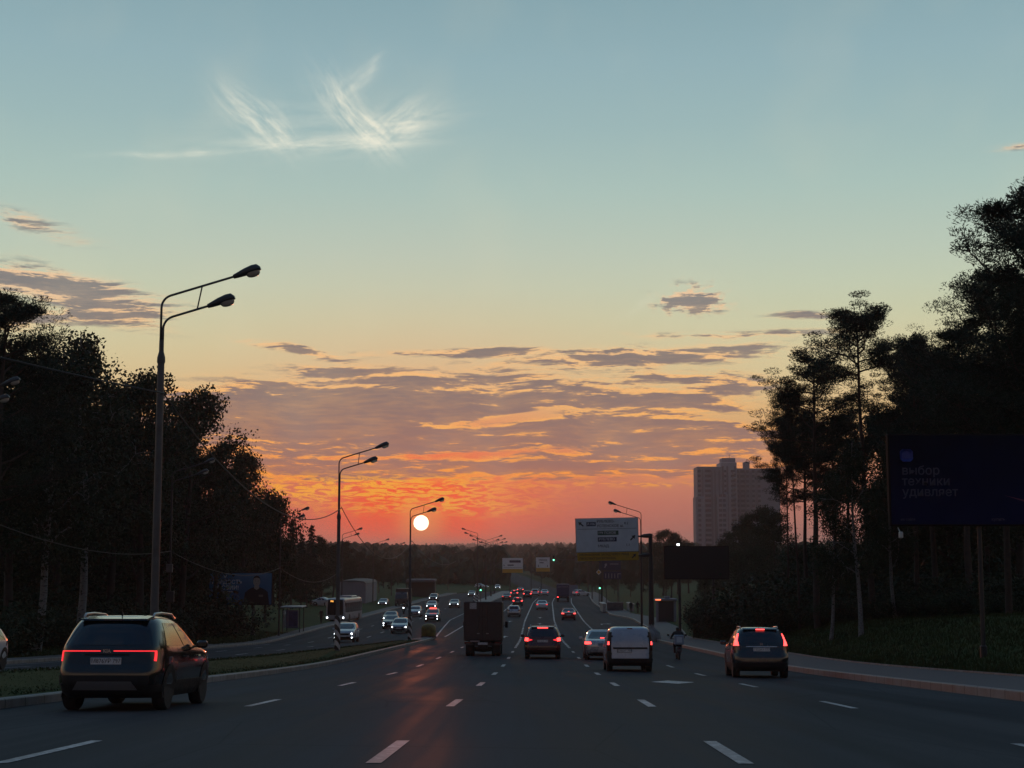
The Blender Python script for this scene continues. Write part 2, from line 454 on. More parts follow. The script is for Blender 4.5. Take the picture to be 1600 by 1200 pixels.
# centre of the camera's own lane and its height, from the lane markings
Xc = table([(16, .485), (28, .715), (40, .95), (52, 1.18), (64, 1.41), (128, 2.49), (181, 3.33), (278, 5.7), (333, 7.9), (420, 10.4), (600, 6.0), (800, -4.0), (1000, -15), (1300, -40)])
ROWS = [(16, 1172), (28, 1098), (40, 1069), (52, 1053), (64, 1041), (128, 1000), (181, 970), (278, 941.5), (333, 932)]
Zr = table([(0, -1.2)] + [(d, at(800, r, d).z) for d, r in ROWS] + [(450, -11.6), (600, -12.2), (800, -11.0), (1000, -10.0), (1300, -8.5)])
LANE = 3.55
# oncoming carriageway height against ours
DZ = table([(0, .3), (40, .3), (62, .26), (92, .08), (133, -.12), (175, -.3), (260, -.25), (400, 0), (900, 0)], win=9)
R_EDGE = table([(0, 9.55), (118, 9.5), (130, 9.5), (142, 10.4), (155, 11.2), (188, 11.6), (204, 9.5), (285, 9.3), (400, 9.3), (470, 5.0), (1300, 5.0)], win=4)
MED_R, MED_L = -9.1, -12.5
def L_EDGE(Y): return float(np.interp(Y, [0, 60, 118, 172, 400, 470, 1300], [-22.6, -22.8, -23.0, -24.6, -24.6, -6.0, -6.0]))
def road_z(off, Y):
    z = Zr(Y) - 0.008 * max(0.0, off - 1.0)
    if off < MED_R:
        t = min(1.0, (MED_R - off) / (MED_R - MED_L))
        z += DZ(Y) * t * t * (3 - 2 * t)
        if off < MED_L: z -= 0.018 * (MED_L - off)
    return z
def rp(off, Y, dz=0.0):
    return Vector((Xc(Y) + off, Y, road_z(off, Y) + dz))
def heading(Y):
    return -math.atan2(Xc(Y + 3) - Xc(Y - 3), 6)
def slope(Y):
    return math.atan2(Zr(Y + 2) - Zr(Y - 2), 4)
def ysteps(y0, y1, base=2.0, grow=0.012):
    ys = [y0]
    while ys[-1] < y1: ys.append(min(y1, ys[-1] + base + max(0, ys[-1]) * grow))
    return ys
def ribbon(mb, y0, y1, prof, base=2.0, m=0, flip=False):
    """prof(Y) -> list of (offset, z above road_z at that offset)"""
    rows = []
    for Y in ysteps(y0, y1, base):
        rows.append([rp(o, Y, dz) for o, dz in prof(Y)])
    mb.grid(rows, m, flip)
    return mb

mb = MB()
ribbon(mb, -40, 1250, lambda Y: [(o, 0) for o in (L_EDGE(Y), max(L_EDGE(Y) * .92, -21), max(L_EDGE(Y) * .85, -18), max(L_EDGE(Y) * .78, -15), max(L_EDGE(Y) * .7, MED_L), max(L_EDGE(Y) * .63, -11.4), max(L_EDGE(Y) * .58, -10.3), max(L_EDGE(Y) * .5, MED_R), max(L_EDGE(Y) * .4, -6), max(L_EDGE(Y) * .2, -3), 0, 2, 4, R_EDGE(Y))])
road = struct(mb.build('road', M_ASPH, smooth=True))

# ------------------------------------------------------------------ painted markings
def mark_quad(off0, off1, y0, y1, name='lane_dash', n=1, w=0.15):
    mb = MB(); rows = []
    for i in range(n + 1):
        t = i / n; Y = y0 + (y1 - y0) * t; o = off0 + (off1 - off0) * t
        rows.append([rp(o - w / 2, Y, 0.006), rp(o + w / 2, Y, 0.006)])
    mb.grid(rows); return mb.build(name, M_PAINT, road)
for k, off in ((-1.5, -1.5 * LANE), (-0.5, -.5 * LANE), (0.5, .5 * LANE), (1.5, 1.5 * LANE)):
    Y = 14.4 + 12 * (-1)
    while Y < 112:
        wd = 0.15 if abs(k) < 1 else 0.14
        mark_quad(off, off, Y, Y + 3.1, w=wd); Y += 12
    # approach marking: long dash short gap, then a solid stop-line run
    Y = 96 if k != -1.5 else 118
    if k == -1.5: continue
    while Y < 176: mark_quad(off, off, Y + 2, Y + 5.4, w=0.17, n=2); Y += 4.6
    mark_quad(off, off, Y + 1, 316, 'lane_line', 40, 0.17)
for o0, o1, y0, y1 in ((-8.6, -8.3, 134, 165), (-8.3, -5.5, 165, 222), (-5.5, -5.4, 222, 318), (-9.4, -11.4, 134, 190), (-11.4, -10.6, 190, 262)):
    mark_quad(o0, o1, y0, y1, 'lane_line', 24, 0.17)
for off in (-16.0, -19.6):
    Y = 30
    while Y < 250: mark_quad(off, off, Y, Y + 3.1, n=1); Y += 12
mark_quad(-22.1, -22.1, 60, 122, 'lane_line', 30, 0.14)
mark_quad(-5.3, 9.0, 322, 322.4, 'stop_line', 8, 0.5) if False else None
def flat_mark(off, Y, pts, name):
    """pts: polygon in metres (right, ahead) laid on the road"""
    mb = MB(); mb.add([rp(off + a, Y + b, 0.006) for a, b in pts], [tuple(range(len(pts)))]); return mb.build(name, M_PAINT, road)
diamond = [(-0.0, -1.6), (0.62, 0), (0, 1.6), (-0.62, 0)]
flat_mark(LANE, 42.5, diamond, 'diamond_marking')
straight = [(-.08, 0), (.08, 0), (.08, 2.6), (.36, 2.6), (0, 4.2), (-.36, 2.6), (-.08, 2.6)]
turn_r = [(-.08, 0), (.08, 0), (.08, 2.4), (.75, 2.9), (.75, 2.3), (1.25, 3.4), (.75, 4.3), (.75, 3.7), (-.08, 3.1)]
for off, Y, s in ((LANE, 115, straight), (2 * LANE - .3, 112, turn_r), (2 * LANE, 142, turn_r), (2 * LANE - .1, 168, turn_r), (-LANE + .3, 132, straight), (-LANE, 176, straight),
                  (0, 190, straight), (0, 168, straight), (LANE, 200, straight)):
    flat_mark(off, Y, s, 'arrow_marking')

# ------------------------------------------------------------------ kerbs, medians, pavements
KW, KH = 0.2, 0.17
def kerb_prof(o, side, h=KH):
    """side -1: road lies to the right of the kerb (kerb body left)"""
    def f(Y):
        e = o(Y) if callable(o) else o
        return [(e, -0.05), (e, h - .02), (e + side * .02, h), (e + side * KW, h), (e + side * KW, -0.1)]
    return f
kerb_right = struct(ribbon(MB(), -40, 420, kerb_prof(R_EDGE, 1, 0.2)).build('kerb_right', mat('kerb_granite', (0.19, 0.17, 0.165), 0.6, var=0.3, vscale=1.2, bump=0.3, bscale=30), smooth=30))
mb = MB()
ribbon(mb, -40, 400, lambda Y: [(R_EDGE(Y) + KW, .185), (R_EDGE(Y) + 1.6, .23), (R_EDGE(Y) + 3.1, .29)])
pavement_right = struct(mb.build('pavement_right', M_WALK, smooth=True))
kerb_verge = struct(ribbon(MB(), -40, 150, lambda Y: [(R_EDGE(Y) + 3.1, .2), (R_EDGE(Y) + 3.1, .34), (R_EDGE(Y) + 3.2, .34), (R_EDGE(Y) + 3.2, .2)]).build('kerb_verge', M_KERB))
# first median, from behind the camera to its rounded nose at 133 m
def nose_w(Y, y_end=132.5, r=7.0):
    t = max(0.0, min(1.0, (y_end - Y) / r)); return math.sqrt(max(0.0, 1 - (1 - t) ** 2))
def med_r(Y): return (MED_R - 0.15) - (1 - nose_w(Y)) * 0.1
def med_l(Y):
    taper = float(np.interp(Y, [0, 75, 110, 132.5], [MED_L, MED_L, -11.5, -10.2]))
    return med_r(Y) + (taper - med_r(Y)) * max(0.02, nose_w(Y))
yend = 132.4
def med_prof(Y):
    r, l = med_r(Y), med_l(Y); k = min(KW, (r - l) * .3)
    return [(r, -.05), (r, KH - .02), (r - .02, KH), (r - k, KH)]
def med_prof_l(Y):
    r, l = med_r(Y), med_l(Y); k = min(KW, (r - l) * .3)
    return [(l, -.05), (l, KH - .02), (l + .02, KH), (l + k, KH)]
mb = MB(); ribbon(mb, -40, yend, med_prof, 1.5); ribbon(mb, -40, yend, med_prof_l, 1.5)
struct(mb.build('kerb_median', M_KERB, smooth=30))
def med_top(Y):
    r, l = med_r(Y), med_l(Y); k = min(KW, (r - l) * .3); a, b = r - k, l + k
    return [(a, KH - .01), (a * .7 + b * .3, KH + .05), (a * .3 + b * .7, KH + .05), (b, KH - .01)]
struct(ribbon(MB(), -40, 118, med_top, 1.5).build('median_lawn', M_GRASS, smooth=True))
struct(ribbon(MB(), 118, yend, med_top, 1.0).build('median_nose_pavement', M_WALK, smooth=True))
# second median beyond the junction
def med2(Y):
    w = float(np.interp(Y, [262, 270, 290, 900], [.02, .7, 1, 1])); r = -9.7; return r, r - 3.6 * w
def med2_prof(Y):
    r, l = med2(Y); return [(r, -.05), (r, KH), (r - .2 * (r - l) / 3.6, KH), (l + .2 * (r - l) / 3.6, KH), (l, KH), (l, -.05)]
struct(ribbon(MB(), 262, 420, med2_prof).build('median_far', M_KERB, smooth=30))
# left side of the oncoming carriageway
struct(ribbon(MB(), -40, 400, kerb_prof(L_EDGE, -1)).build('kerb_left', M_KERB, smooth=30))
mb = MB(); ribbon(mb, -40, 400, lambda Y: [(L_EDGE(Y) - KW, KH - .01), (L_EDGE(Y) - float(np.interp(Y, [0, 105, 125, 400], [1.2, 1.2, 3.6, 3.6])), KH + .05)])
struct(mb.build('pavement_left', M_WALK, smooth=True))

# ------------------------------------------------------------------ terrain
def hsh(x, y):
    return math.sin(x * 0.011 + 1.3) * math.cos(y * 0.0043 + .4) + .5 * math.sin(x * .027 + y * .004)
def bank_r(d, Y):
    """height over the road edge, d metres right of the pavement's back"""
    hgt = float(np.interp(Y, [0, 40, 95, 125, 160, 400], [2.2, 2.1, 1.7, 0.5, 0.1, 0.0]))
    t = min(1, max(0, d / 7.0)); return 0.26 + hgt * t * t * (3 - 2 * t) + min(2.0, max(0, d - 7) * 0.03)
def bank_l(d, Y):
    hgt = float(np.interp(Y, [0, 60, 130, 220, 400], [0.5, .7, 1.1, 0.9, 0.3]))
    t = min(1, max(0, d / 12.0)); return 0.14 + hgt * t * t * (3 - 2 * t) + min(2.5, max(0, d - 12) * 0.03)
def hills(X, Y):
    if Y < 700: return 0.0
    t = min(1, (Y - 700) / 1700); s = t * t * (3 - 2 * t)
    z = s * (3.0 + 3.0 * hsh(X * .6, Y))
    if Y > 3000:
        q = min(1, (Y - 3000) / 3500); z += q * q * (3 - 2 * q) * (15 + 5 * hsh(X * .22 + 40, 0) + float(np.interp(X / Y, [-.3, 0, .05, .3], [0, 0, 6, 12])))
    return z
def ground_z(X, Y):
    Yc = min(Y, 1250); off = X - Xc(Yc); re = R_EDGE(Yc) + 3.1; le = L_EDGE(Yc) - 1.0
    if off > re: z = road_z(R_EDGE(Yc), Yc) + bank_r(off - re, Yc)
    elif off < le: z = road_z(L_EDGE(Yc), Yc) + bank_l(le - off, Yc)
    else: z = min(road_z(off, Yc), Zr(Yc)) - 0.35
    return z + (0 if le < off < re and Y < 1250 else hills(X, Y))
def gp(X, Y, dz=0.0): return Vector((X, Y, ground_z(X, Y) + dz))
ys = ysteps(-60, 420, 3.0, 0.012) + [460, 500, 560, 640, 720, 800, 900, 1000, 1150, 1300, 1500, 1750, 2000, 2300, 2600, 3000, 3500, 4200, 5000, 6000, 7000, 9000, 12000]
rows = []
for Y in ys:
    Yc = min(Y, 1250); re = R_EDGE(Yc) + 3.1; le = L_EDGE(Yc) - 1.0; k = max(1.0, min(9.0, Y / 400))
    offs = [-900 * min(k * 3, 9.9), -900 * k, -500 * k, -300 * k, -170 * k, -110, -80, -60, -48, -40, le - 12, le - 9, le - 6, le - 4, le - 2.5, le - 1.2, le - .02, le + .2, -15, -5, 5, re - .2, re + .02, re + .8, re + 1.6, re + 3, re + 4.5, re + 6, re + 7.5, re + 10, re + 15, re + 25, 60, 80, 110, 170 * k, 300 * k, 500 * k, 900 * k, 900 * min(k * 3, 9.9)]
    rows.append([gp(max(-9000, min(9000, Xc(Yc) + o)), Y) for o in offs])
mb = MB(); mb.grid(rows); ground = struct(mb.build('ground', M_GRASS, smooth=True))

# ================================================================== vehicles
M_TYRE = mat('tyre_rubber', (0.018, 0.018, 0.019), 0.85, var=0.2, vscale=8)
M_RIM = mat('rim_alloy', (0.22, 0.22, 0.23), 0.35, 0.9)
M_PLAST = mat('black_plastic', (0.016, 0.016, 0.018), 0.6, spec=0.25, var=0.2, vscale=10)
M_GLASS = mat('tinted_glass', (0.008, 0.010, 0.012), 0.04, spec=0.9)
M_CHROME = mat('chrome', (0.55, 0.55, 0.56), 0.15, 1.0)
M_PLATE = mat('number_plate_white', (0.55, 0.56, 0.58), 0.4, var=0.12, vscale=25)
M_PLATE_INK = mat('plate_ink', (0.03, 0.03, 0.035), 0.6)
M_TAIL = mat('tail_lamp_lit', (0.35, 0.01, 0.012), 0.2, emit=(1.0, 0.03, 0.04), estr=1.3)
M_BRAKE = mat('brake_lamp_lit', (0.4, 0.02, 0.02), 0.2, emit=(1.0, 0.06, 0.055), estr=3.6)
M_TAIL_OFF = mat('tail_lamp_unlit', (0.10, 0.006, 0.008), 0.15, spec=0.8)
M_HEAD = mat('headlamp_lit', (0.8, 0.85, 0.9), 0.2, emit=(0.86, 0.95, 1.0), estr=8.0)
M_HEAD_OFF = mat('headlamp_housing', (0.25, 0.26, 0.27), 0.12, spec=0.9)
M_AMBER = mat('amber_lamp_lit', (0.6, 0.25, 0.03), 0.2, emit=(1.0, 0.42, 0.08), estr=4.0)
def paint(name, c, rough=0.28, metal=0.0): return mat('car_paint_' + name, c, rough, metal, coat=0.6, var=0.06, vscale=1.5)
P_BLACK = paint('black', (0.006, 0.0065, 0.008), 0.18); P_NAVY = paint('navy', (0.009, 0.012, 0.020), 0.2); P_MAROON = paint('maroon', (0.060, 0.012, 0.012))
P_SILVER = paint('silver', (0.42, 0.42, 0.43), 0.3, 0.5); P_WHITE = paint('white', (0.52, 0.54, 0.57)); P_GREY = paint('grey', (0.16, 0.16, 0.165), 0.3, 0.4)
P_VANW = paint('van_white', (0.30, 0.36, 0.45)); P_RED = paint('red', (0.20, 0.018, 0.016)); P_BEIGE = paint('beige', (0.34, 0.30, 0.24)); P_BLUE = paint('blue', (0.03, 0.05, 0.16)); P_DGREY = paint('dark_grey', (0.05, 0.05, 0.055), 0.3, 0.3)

class Hull:
    """car body: stacked superellipse outlines; levels are (z, rear y, front y, half width)"""
    def __init__(s, levels, n=7.0, ntop=4.5):
        L = np.array(levels, float); z0, z1 = L[0, 0], L[-1, 0]
        zz = np.linspace(z0, z1, 220)
        cols = [np.interp(zz, L[:, 0], L[:, i]) for i in (1, 2, 3)]
        k = np.hanning(15)[1:-1]; k /= k.sum(); h = len(k) // 2
        cols = [np.convolve(np.concatenate([np.full(h, c[0]), c, np.full(h, c[-1])]), k, 'valid') for c in cols]
        s.zz, (s.r, s.f, s.w) = zz, cols; s.n, s.nt, s.z0, s.z1 = n, ntop, z0, z1
    def par(s, z):
        i = lambda a: float(np.interp(z, s.zz, a))
        t = (z - s.z0) / (s.z1 - s.z0); n = s.n if t < .6 else s.n + (s.nt - s.n) * (t - .6) / .4
        return i(s.r), i(s.f), i(s.w), n
    def pt(s, face, u, z):
        r, f, w, n = s.par(z); c, a = (r + f) / 2, (f - r) / 2
        if face in ('rear', 'front'):
            q = min(0.999, abs(u)); x = u * w; k = a * (1 - q ** n) ** (1 / n)
            return Vector((x, c - k if face == 'rear' else c + k, z))
        q = min(0.999, abs((u - c) / a)); x = w * (1 - q ** n) ** (1 / n)
        return Vector((x if face == 'right' else -x, u, z))
    def nrm(s, face, u, z):
        e = 0.01
        a = s.pt(face, u + e, z) - s.pt(face, u - e, z)
        b = s.pt(face, u, min(z + e, s.z1)) - s.pt(face, u, max(z - e, s.z0))
        n = a.cross(b)
        if n.length < 1e-9: n = Vector((0, 1, 0))
        n.normalize(); out = s.pt(face, u, z) - Vector((0, (s.r.mean() + s.f.mean()) / 2, z))
        return n if n.dot(out) > 0 else -n
    def outline(s, z, N=56):
        r, f, w, n = s.par(z); c, a = (r + f) / 2, (f - r) / 2; P = []
        for k in range(N):
            t = 2 * math.pi * k / N; ct, st = math.cos(t), math.sin(t)
            # denser at the corners
            P.append(Vector((w * math.copysign(abs(st) ** (2 / n), st), c + a * math.copysign(abs(ct) ** (2 / n), ct), z)))
        return P
    def shell(s, za, zb, nz, name, m, parent, capb=True, capt=True):
        mb = MB(); N = 56; rows = [s.outline(za + (zb - za) * i / (nz - 1), N) for i in range(nz)]
        vs = [p for r_ in rows for p in r_]; fs = []
        for i in range(nz - 1):
            for k in range(N): fs.append((i * N + k, i * N + (k + 1) % N, (i + 1) * N + (k + 1) % N, (i + 1) * N + k))
        if capb: fs.append(tuple(range(N - 1, -1, -1)))
        if capt: fs.append(tuple((nz - 1) * N + k for k in range(N)))
        mb.add(vs, fs); return mb.build(name, m, parent, 32)
    def patch(s, face, quad, name, m, parent, d=0.007, nu=8, nz=6, mb=None):
        """quad: ((u,z) bottom-start, bottom-end, top-end, top-start); a thin slab on the skin"""
        own = mb is None; mb = mb or MB(); top, bot = [], []
        (a, b, c, e) = quad
        for i in range(nz + 1):
            t = i / nz; rt, rb = [], []
            for j in range(nu + 1):
                q = j / nu
                u = (a[0] * (1 - q) + b[0] * q) * (1 - t) + (e[0] * (1 - q) + c[0] * q) * t
                z = (a[1] * (1 - q) + b[1] * q) * (1 - t) + (e[1] * (1 - q) + c[1] * q) * t
                z = min(max(z, s.z0), s.z1); p = s.pt(face, u, z); n = s.nrm(face, u, z)
                rt.append(p + n * d); rb.append(p - n * 0.012)
            top.append(rt); bot.append(rb)
        mb.grid(top)
        edge_t = top[0] + [r_[-1] for r_ in top[1:]] + top[-1][::-1][1:] + [r_[0] for r_ in top[::-1][1:]]
        edge_b = bot[0] + [r_[-1] for r_ in bot[1:]] + bot[-1][::-1][1:] + [r_[0] for r_ in bot[::-1][1:]]
        mb.grid([edge_t, edge_b])
        return mb.build(name, m, parent, 40) if own else None

def wheel_mesh(r=0.34, w=0.22):
    a = MB(); a.lathe([(r * .62, -w / 2), (r * .93, -w / 2), (r, -w * .36), (r, w * .36), (r * .93, w / 2), (r * .62, w / 2)], 28, axis='x')
    b = MB(); b.lathe([(r * .64, -w * .42), (r * .64, w * .46), (r * .56, w * .44), (r * .54, w * .28), (r * .12, w * .34), (r * .12, w * .46), (.02, w * .46)], 24, axis='x')
    for k in range(5):
        t = 2 * math.pi * k / 5; q = Matrix.Rotation(t, 3, 'X')
        b.box(q @ Vector((w * .4, 0, r * .36)), (w * .1, r * .16, r * .5), rot=q)
    return a.mesh('tyre', M_TYRE, 40), b.mesh('rim', M_RIM, 40)
WHEELS = {}
def wheel(parent, x, y, r=0.34, w=0.22):
    if (r, w) not in WHEELS: WHEELS[(r, w)] = wheel_mesh(r, w)
    t, rm = WHEELS[(r, w)]
    o = link(bpy.data.objects.new('wheel', t), parent); o.location = (x, y, r)
    if x < 0: o.rotation_euler = (0, 0, math.pi)
    link(bpy.data.objects.new('rim', rm), o)
    return o

def text_mesh(body, size, m, parent, loc, rot, name='lettering', extrude=0.004, width=None, bold=0.0, align='CENTER'):
    c = bpy.data.curves.new(name, 'FONT'); c.body = body; c.size = size; c.extrude = extrude; c.align_x = align; c.align_y = 'CENTER'; c.offset = bold
    c.resolution_u = 2
    o = bpy.data.objects.new(name, c); COL.objects.link(o)
    dg = bpy.context.evaluated_depsgraph_get(); me = bpy.data.meshes.new_from_object(o.evaluated_get(dg)); me.name = name
    COL.objects.unlink(o); bpy.data.objects.remove(o)
    me.materials.clear(); me.materials.append(m)
    q = bpy.data.objects.new(name, me); link(q, parent); q.location = loc; q.rotation_euler = rot
    if width:
        xs = [v.co.x for v in me.vertices]; k = width / max(1e-6, max(xs) - min(xs)); q.scale = (k, 1, 1) if k < 1 else (1, 1, 1)
    return q

def plate(parent, y, z, body, w=0.52, h=0.112, tilt=0.0, back=True, x=0):
    mb = MB(); mb.bevel_box((0, 0, 0), (w, h, 0.012), 0.004)
    o = mb.build('number_plate', M_PLATE, parent); o.location = (x, y, z); o.rotation_euler = (R(90) + tilt, 0, 0 if back else math.pi)
    if body: text_mesh(body, h * 0.92, M_PLATE_INK, o, (0, 0, 0.0075), (0, 0, 0), 'plate_number', 0.001, w * .94)
    return o

def arches(h, parent, ys, r, m=M_PLAST, rad=0.36):
    for y in ys:
        for sd in ('right', 'left'):
            mb = MB(); sg = 1 if sd == 'right' else -1
            N = 18; ring0, ring1 = [], []
            for k in range(N + 1):
                t = math.pi * (k / N) ; cy, cz = math.cos(t), math.sin(t)
                for R_, lst in ((rad, ring0), (rad + .06, ring1)):
                    u, z = y + R_ * cy, max(r + R_ * cz, h.z0 + .001)
                    p = h.pt(sd, u, z); lst.append(p + Vector((sg * .012, 0, 0)))
            mb.grid([ring0, ring1])
            cen = [Vector((p.x - sg * .004, p.y, p.z)) for p in ring0]
            c0 = h.pt(sd, y, r); c0.x += sg * .004
            mb.add([c0] + cen, [(0, i + 1, i + 2) for i in range(N)])
            low = [Vector((c0.x, y - rad, h.z0)), Vector((c0.x, y + rad, h.z0))]
            mb.add([cen[0], cen[-1], low[0], low[1]], [(0, 1, 2, 3)])
            mb.build('wheel_arch', m, parent, 40)

def mirrors(h, parent, y, z, m, sz=(0.2, 0.10, 0.14)):
    for sd, sg in (('right', 1), ('left', -1)):
        p = h.pt(sd, y, z); mb = MB(); mb.bevel_box((p.x + sg * (sz[0] / 2 + .05), y, z + .05), sz, .035)
        mb.box((p.x + sg * .03, y, z + .01), (.1, .05, .04)); mb.build('wing_mirror', m, parent, 40)

SUV = [(.22, -1.90, 1.9, .80), (.32, -2.10, 2.10, .87), (.48, -2.17, 2.18, .90), (.66, -2.16, 2.19, .905), (.82, -2.10, 2.16, .90), (.93, -2.07, 2.05, .895), (1.0, -2.06, 1.85, .885),
       (1.05, -2.05, 1.4, .875), (1.09, -2.03, 1.0, .862), (1.2, -1.95, .76, .83), (1.35, -1.84, .42, .78), (1.47, -1.73, .1, .725), (1.54, -1.64, -.1, .68), (1.585, -1.5, -.3, .60), (1.61, -1.3, -.55, .48)]
HATCH = [(.20, -1.75, 1.8, .76), (.30, -1.95, 2.0, .83), (.46, -2.02, 2.06, .86), (.64, -2.02, 2.06, .865), (.80, -1.98, 2.0, .86), (.88, -1.96, 1.85, .855), (.94, -1.94, 1.45, .845),
         (.98, -1.92, 1.0, .835), (1.1, -1.84, .72, .80), (1.25, -1.72, .38, .74), (1.37, -1.60, .08, .68), (1.43, -1.48, -.12, .62), (1.47, -1.3, -.32, .54), (1.49, -1.1, -.5, .42)]
SEDAN = [(.19, -1.95, 1.95, .77), (.30, -2.16, 2.16, .84), (.48, -2.24, 2.24, .87), (.68, -2.25, 2.22, .875), (.84, -2.22, 2.10, .87), (.92, -2.18, 1.75, .86), (.97, -2.05, 1.25, .85),
         (1.0, -1.70, .98, .84), (1.12, -1.38, .66, .80), (1.25, -1.08, .30, .735), (1.36, -.80, -.02, .665), (1.42, -.62, -.18, .60), (1.45, -.55, -.3, .48)]
VAN = [(.24, -1.95, 2.0, .80), (.34, -2.15, 2.15, .86), (.52, -2.20, 2.22, .875), (.75, -2.18, 2.22, .88), (.92, -2.17, 2.08, .88), (1.0, -2.165, 1.8, .878), (1.06, -2.16, 1.35, .874), (1.12, -2.155, 1.05, .868),
       (1.3, -2.14, .72, .85), (1.5, -2.10, .36, .82), (1.66, -2.06, .08, .79), (1.76, -2.0, -.15, .755), (1.82, -1.88, -.4, .70), (1.845, -1.7, -.6, .60)]

def car(kind, label, body_paint, levels, zc=0.40, rear='off', front=None, n=7.0, wr=0.34, wb=(-1.30, 1.36), group=None, rails=False, number=None, detail=True, fin=True, glass=M_GLASS, clad=True, cat='car'):
    t = empty(kind, (0, 0, 0), 0, label, cat, group)
    h = Hull(levels, n)
    H = h.z1; belt = {1.61: 1.04, 1.49: .95, 1.45: .96, 1.845: 1.06}[round(H, 3)]
    h.shell(zc, H, 26 if detail else 20, 'body', body_paint, t, capb=False)
    h.shell(h.z0, zc, 7, 'lower_cladding', M_PLAST if clad else body_paint, t, capt=False)
    top = H - .10
    def xs(face, z): return h.par(z)[0 if face == 'rear' else 1]
    # glazing
    zr0, zr1 = belt + .06, top - .02
    if H > 1.8:
        pass
    elif H == 1.45:
        h.patch('rear', ((-.84, 1.02), (.84, 1.02), (.74, top), (-.74, top)), 'rear_window', glass, t)
    else:
        h.patch('rear', ((-.86, zr0), (.86, zr0), (.80, zr1), (-.80, zr1)), 'rear_window', glass, t)
    h.patch('front', ((-.88, belt + .07), (.88, belt + .07), (.80, top), (-.80, top)), 'windscreen', glass, t)
    r0, f0, w0, _ = h.par(belt + .05); r1, f1, w1, _ = h.par(top - .02)
    for sd in ('right', 'left'):
        fs_, rs_ = f0 - .22, r0 + (.50 if H == 1.45 else .42)
        ft, rt = f1 - .10, r1 + (.16 if H == 1.45 else .34)
        if H > 1.8: rs_, rt = 0.1, 0.1
        seg = [0, .47, .97] if H < 1.8 else [0, 1]
        for i in range(len(seg) - 1):
            a, b = seg[i] + .015, seg[i + 1] - .02
            bl = rs_ + (fs_ - rs_) * (1 - b); br = rs_ + (fs_ - rs_) * (1 - a)
            tl = rt + (ft - rt) * (1 - b); tr_ = rt + (ft - rt) * (1 - a)
            h.patch(sd, ((bl, belt + .05), (br, belt + .05), (tr_, top - .03), (tl, top - .03)), 'side_window', glass, t, 0.006, 5, 5)
        if detail:
            for yy in (wb[1] - .62, wb[1] - 1.55):
                mb = MB(); p = h.pt(sd, yy, belt - .14); mb.bevel_box((p.x + (.02 if sd == 'right' else -.02), yy, belt - .14), (.04, .2, .03), .008); mb.build('door_handle', body_paint, t)
    arches(h, t, wb, wr, rad=wr + .035)
    for y in wb:
        x = h.pt('right', y, wr).x
        wheel(t, x - .10, y, wr, .22); wheel(t, -(x - .10), y, wr, .22)
    mirrors(h, t, h.par(belt + .1)[1] - .35, belt + .02, body_paint)
    # lamps
    rr, br = {'off': (M_TAIL_OFF, M_TAIL_OFF), 'tail': (M_TAIL, M_TAIL_OFF), 'brake': (M_BRAKE, M_BRAKE)}[rear]
    return t, h, rr, br

def lamp(h, t, face, quad, m, name, nu=4, nz=3, d=.012):
    return h.patch(face, quad, name, m, t, d, nu, nz)
def mirrored(h, t, face, quad, m, name, **k):
    a = lamp(h, t, face, quad, m, name, **k)
    b = lamp(h, t, face, tuple((-u, z) for u, z in quad), m, name, **k)
    return a, b
def front_face(h, t, hm, zl=.72, grille=True, fog=None):
    mirrored(h, t, 'front', ((.58, zl - .06), (.93, zl - .05), (.93, zl + .07), (.60, zl + .04)), M_HEAD_OFF, 'headlamp_housing')
    for sg in (-1, 1):
        p = h.pt('front', sg * .76, zl); mb = MB(); mb.lathe([(.03, -.02), (.068, 0), (.06, .025), (.03, .04)], 14, axis='y', c=(p.x, p.y + .012, zl)); mb.build('headlight', hm, t, True)
        if fog:
            p = h.pt('front', sg * .78, .42); mb = MB(); mb.lathe([(.02, -.02), (.05, 0), (.045, .02), (.01, .03)], 12, axis='y', c=(p.x, p.y + .01, .42)); mb.build('fog_light', fog, t, True)
    if grille: h.patch('front', ((-.5, zl - .12), (.5, zl - .12), (.55, zl + .03), (-.55, zl + .03)), 'grille', M_PLAST, t, .008, 6, 2)
    h.patch('front', ((-.7, .36), (.7, .36), (.62, .50), (-.62, .50)), 'air_intake', M_PLAST, t, .008, 6, 2)
    plate(t, h.pt('front', 0, .55).y + .02, .55, '', back=False)
def on_road(px, py):
    """how far ahead the road surface shows at a photo pixel"""
    Y = 14.0
    while Y < 480:
        p = at(px, py, Y)
        if p.z <= road_z(p.x - Xc(Y), Y): break
        Y += .2
    return Y
def stand(t, px, py, ahead=1.3, back=False):
    """put a vehicle so that its nearer wheels touch the road at a photo pixel"""
    Y = on_road(px, py); p = at(px, py, Y); place(t, p.x - Xc(Y) , Y + ahead, back)
    t.location.z = road_z(p.x - Xc(Y), Y + ahead); return Y
def place(t, off, Y, back=False):
    p = rp(off, Y); t.location = p
    hd, sl = heading(Y), slope(Y)
    t.rotation_mode = 'XYZ'
    t.rotation_euler = (sl, 0, hd) if not back else (-sl, 0, hd + math.pi)
    return t
def recolor(t, m, names=('body', 'wing_mirror', 'door_handle')):
    for c in t.children:
        if c.name.split('.')[0] in names and c.material_slots:
            c.material_slots[0].link = 'OBJECT'; c.material_slots[0].material = m

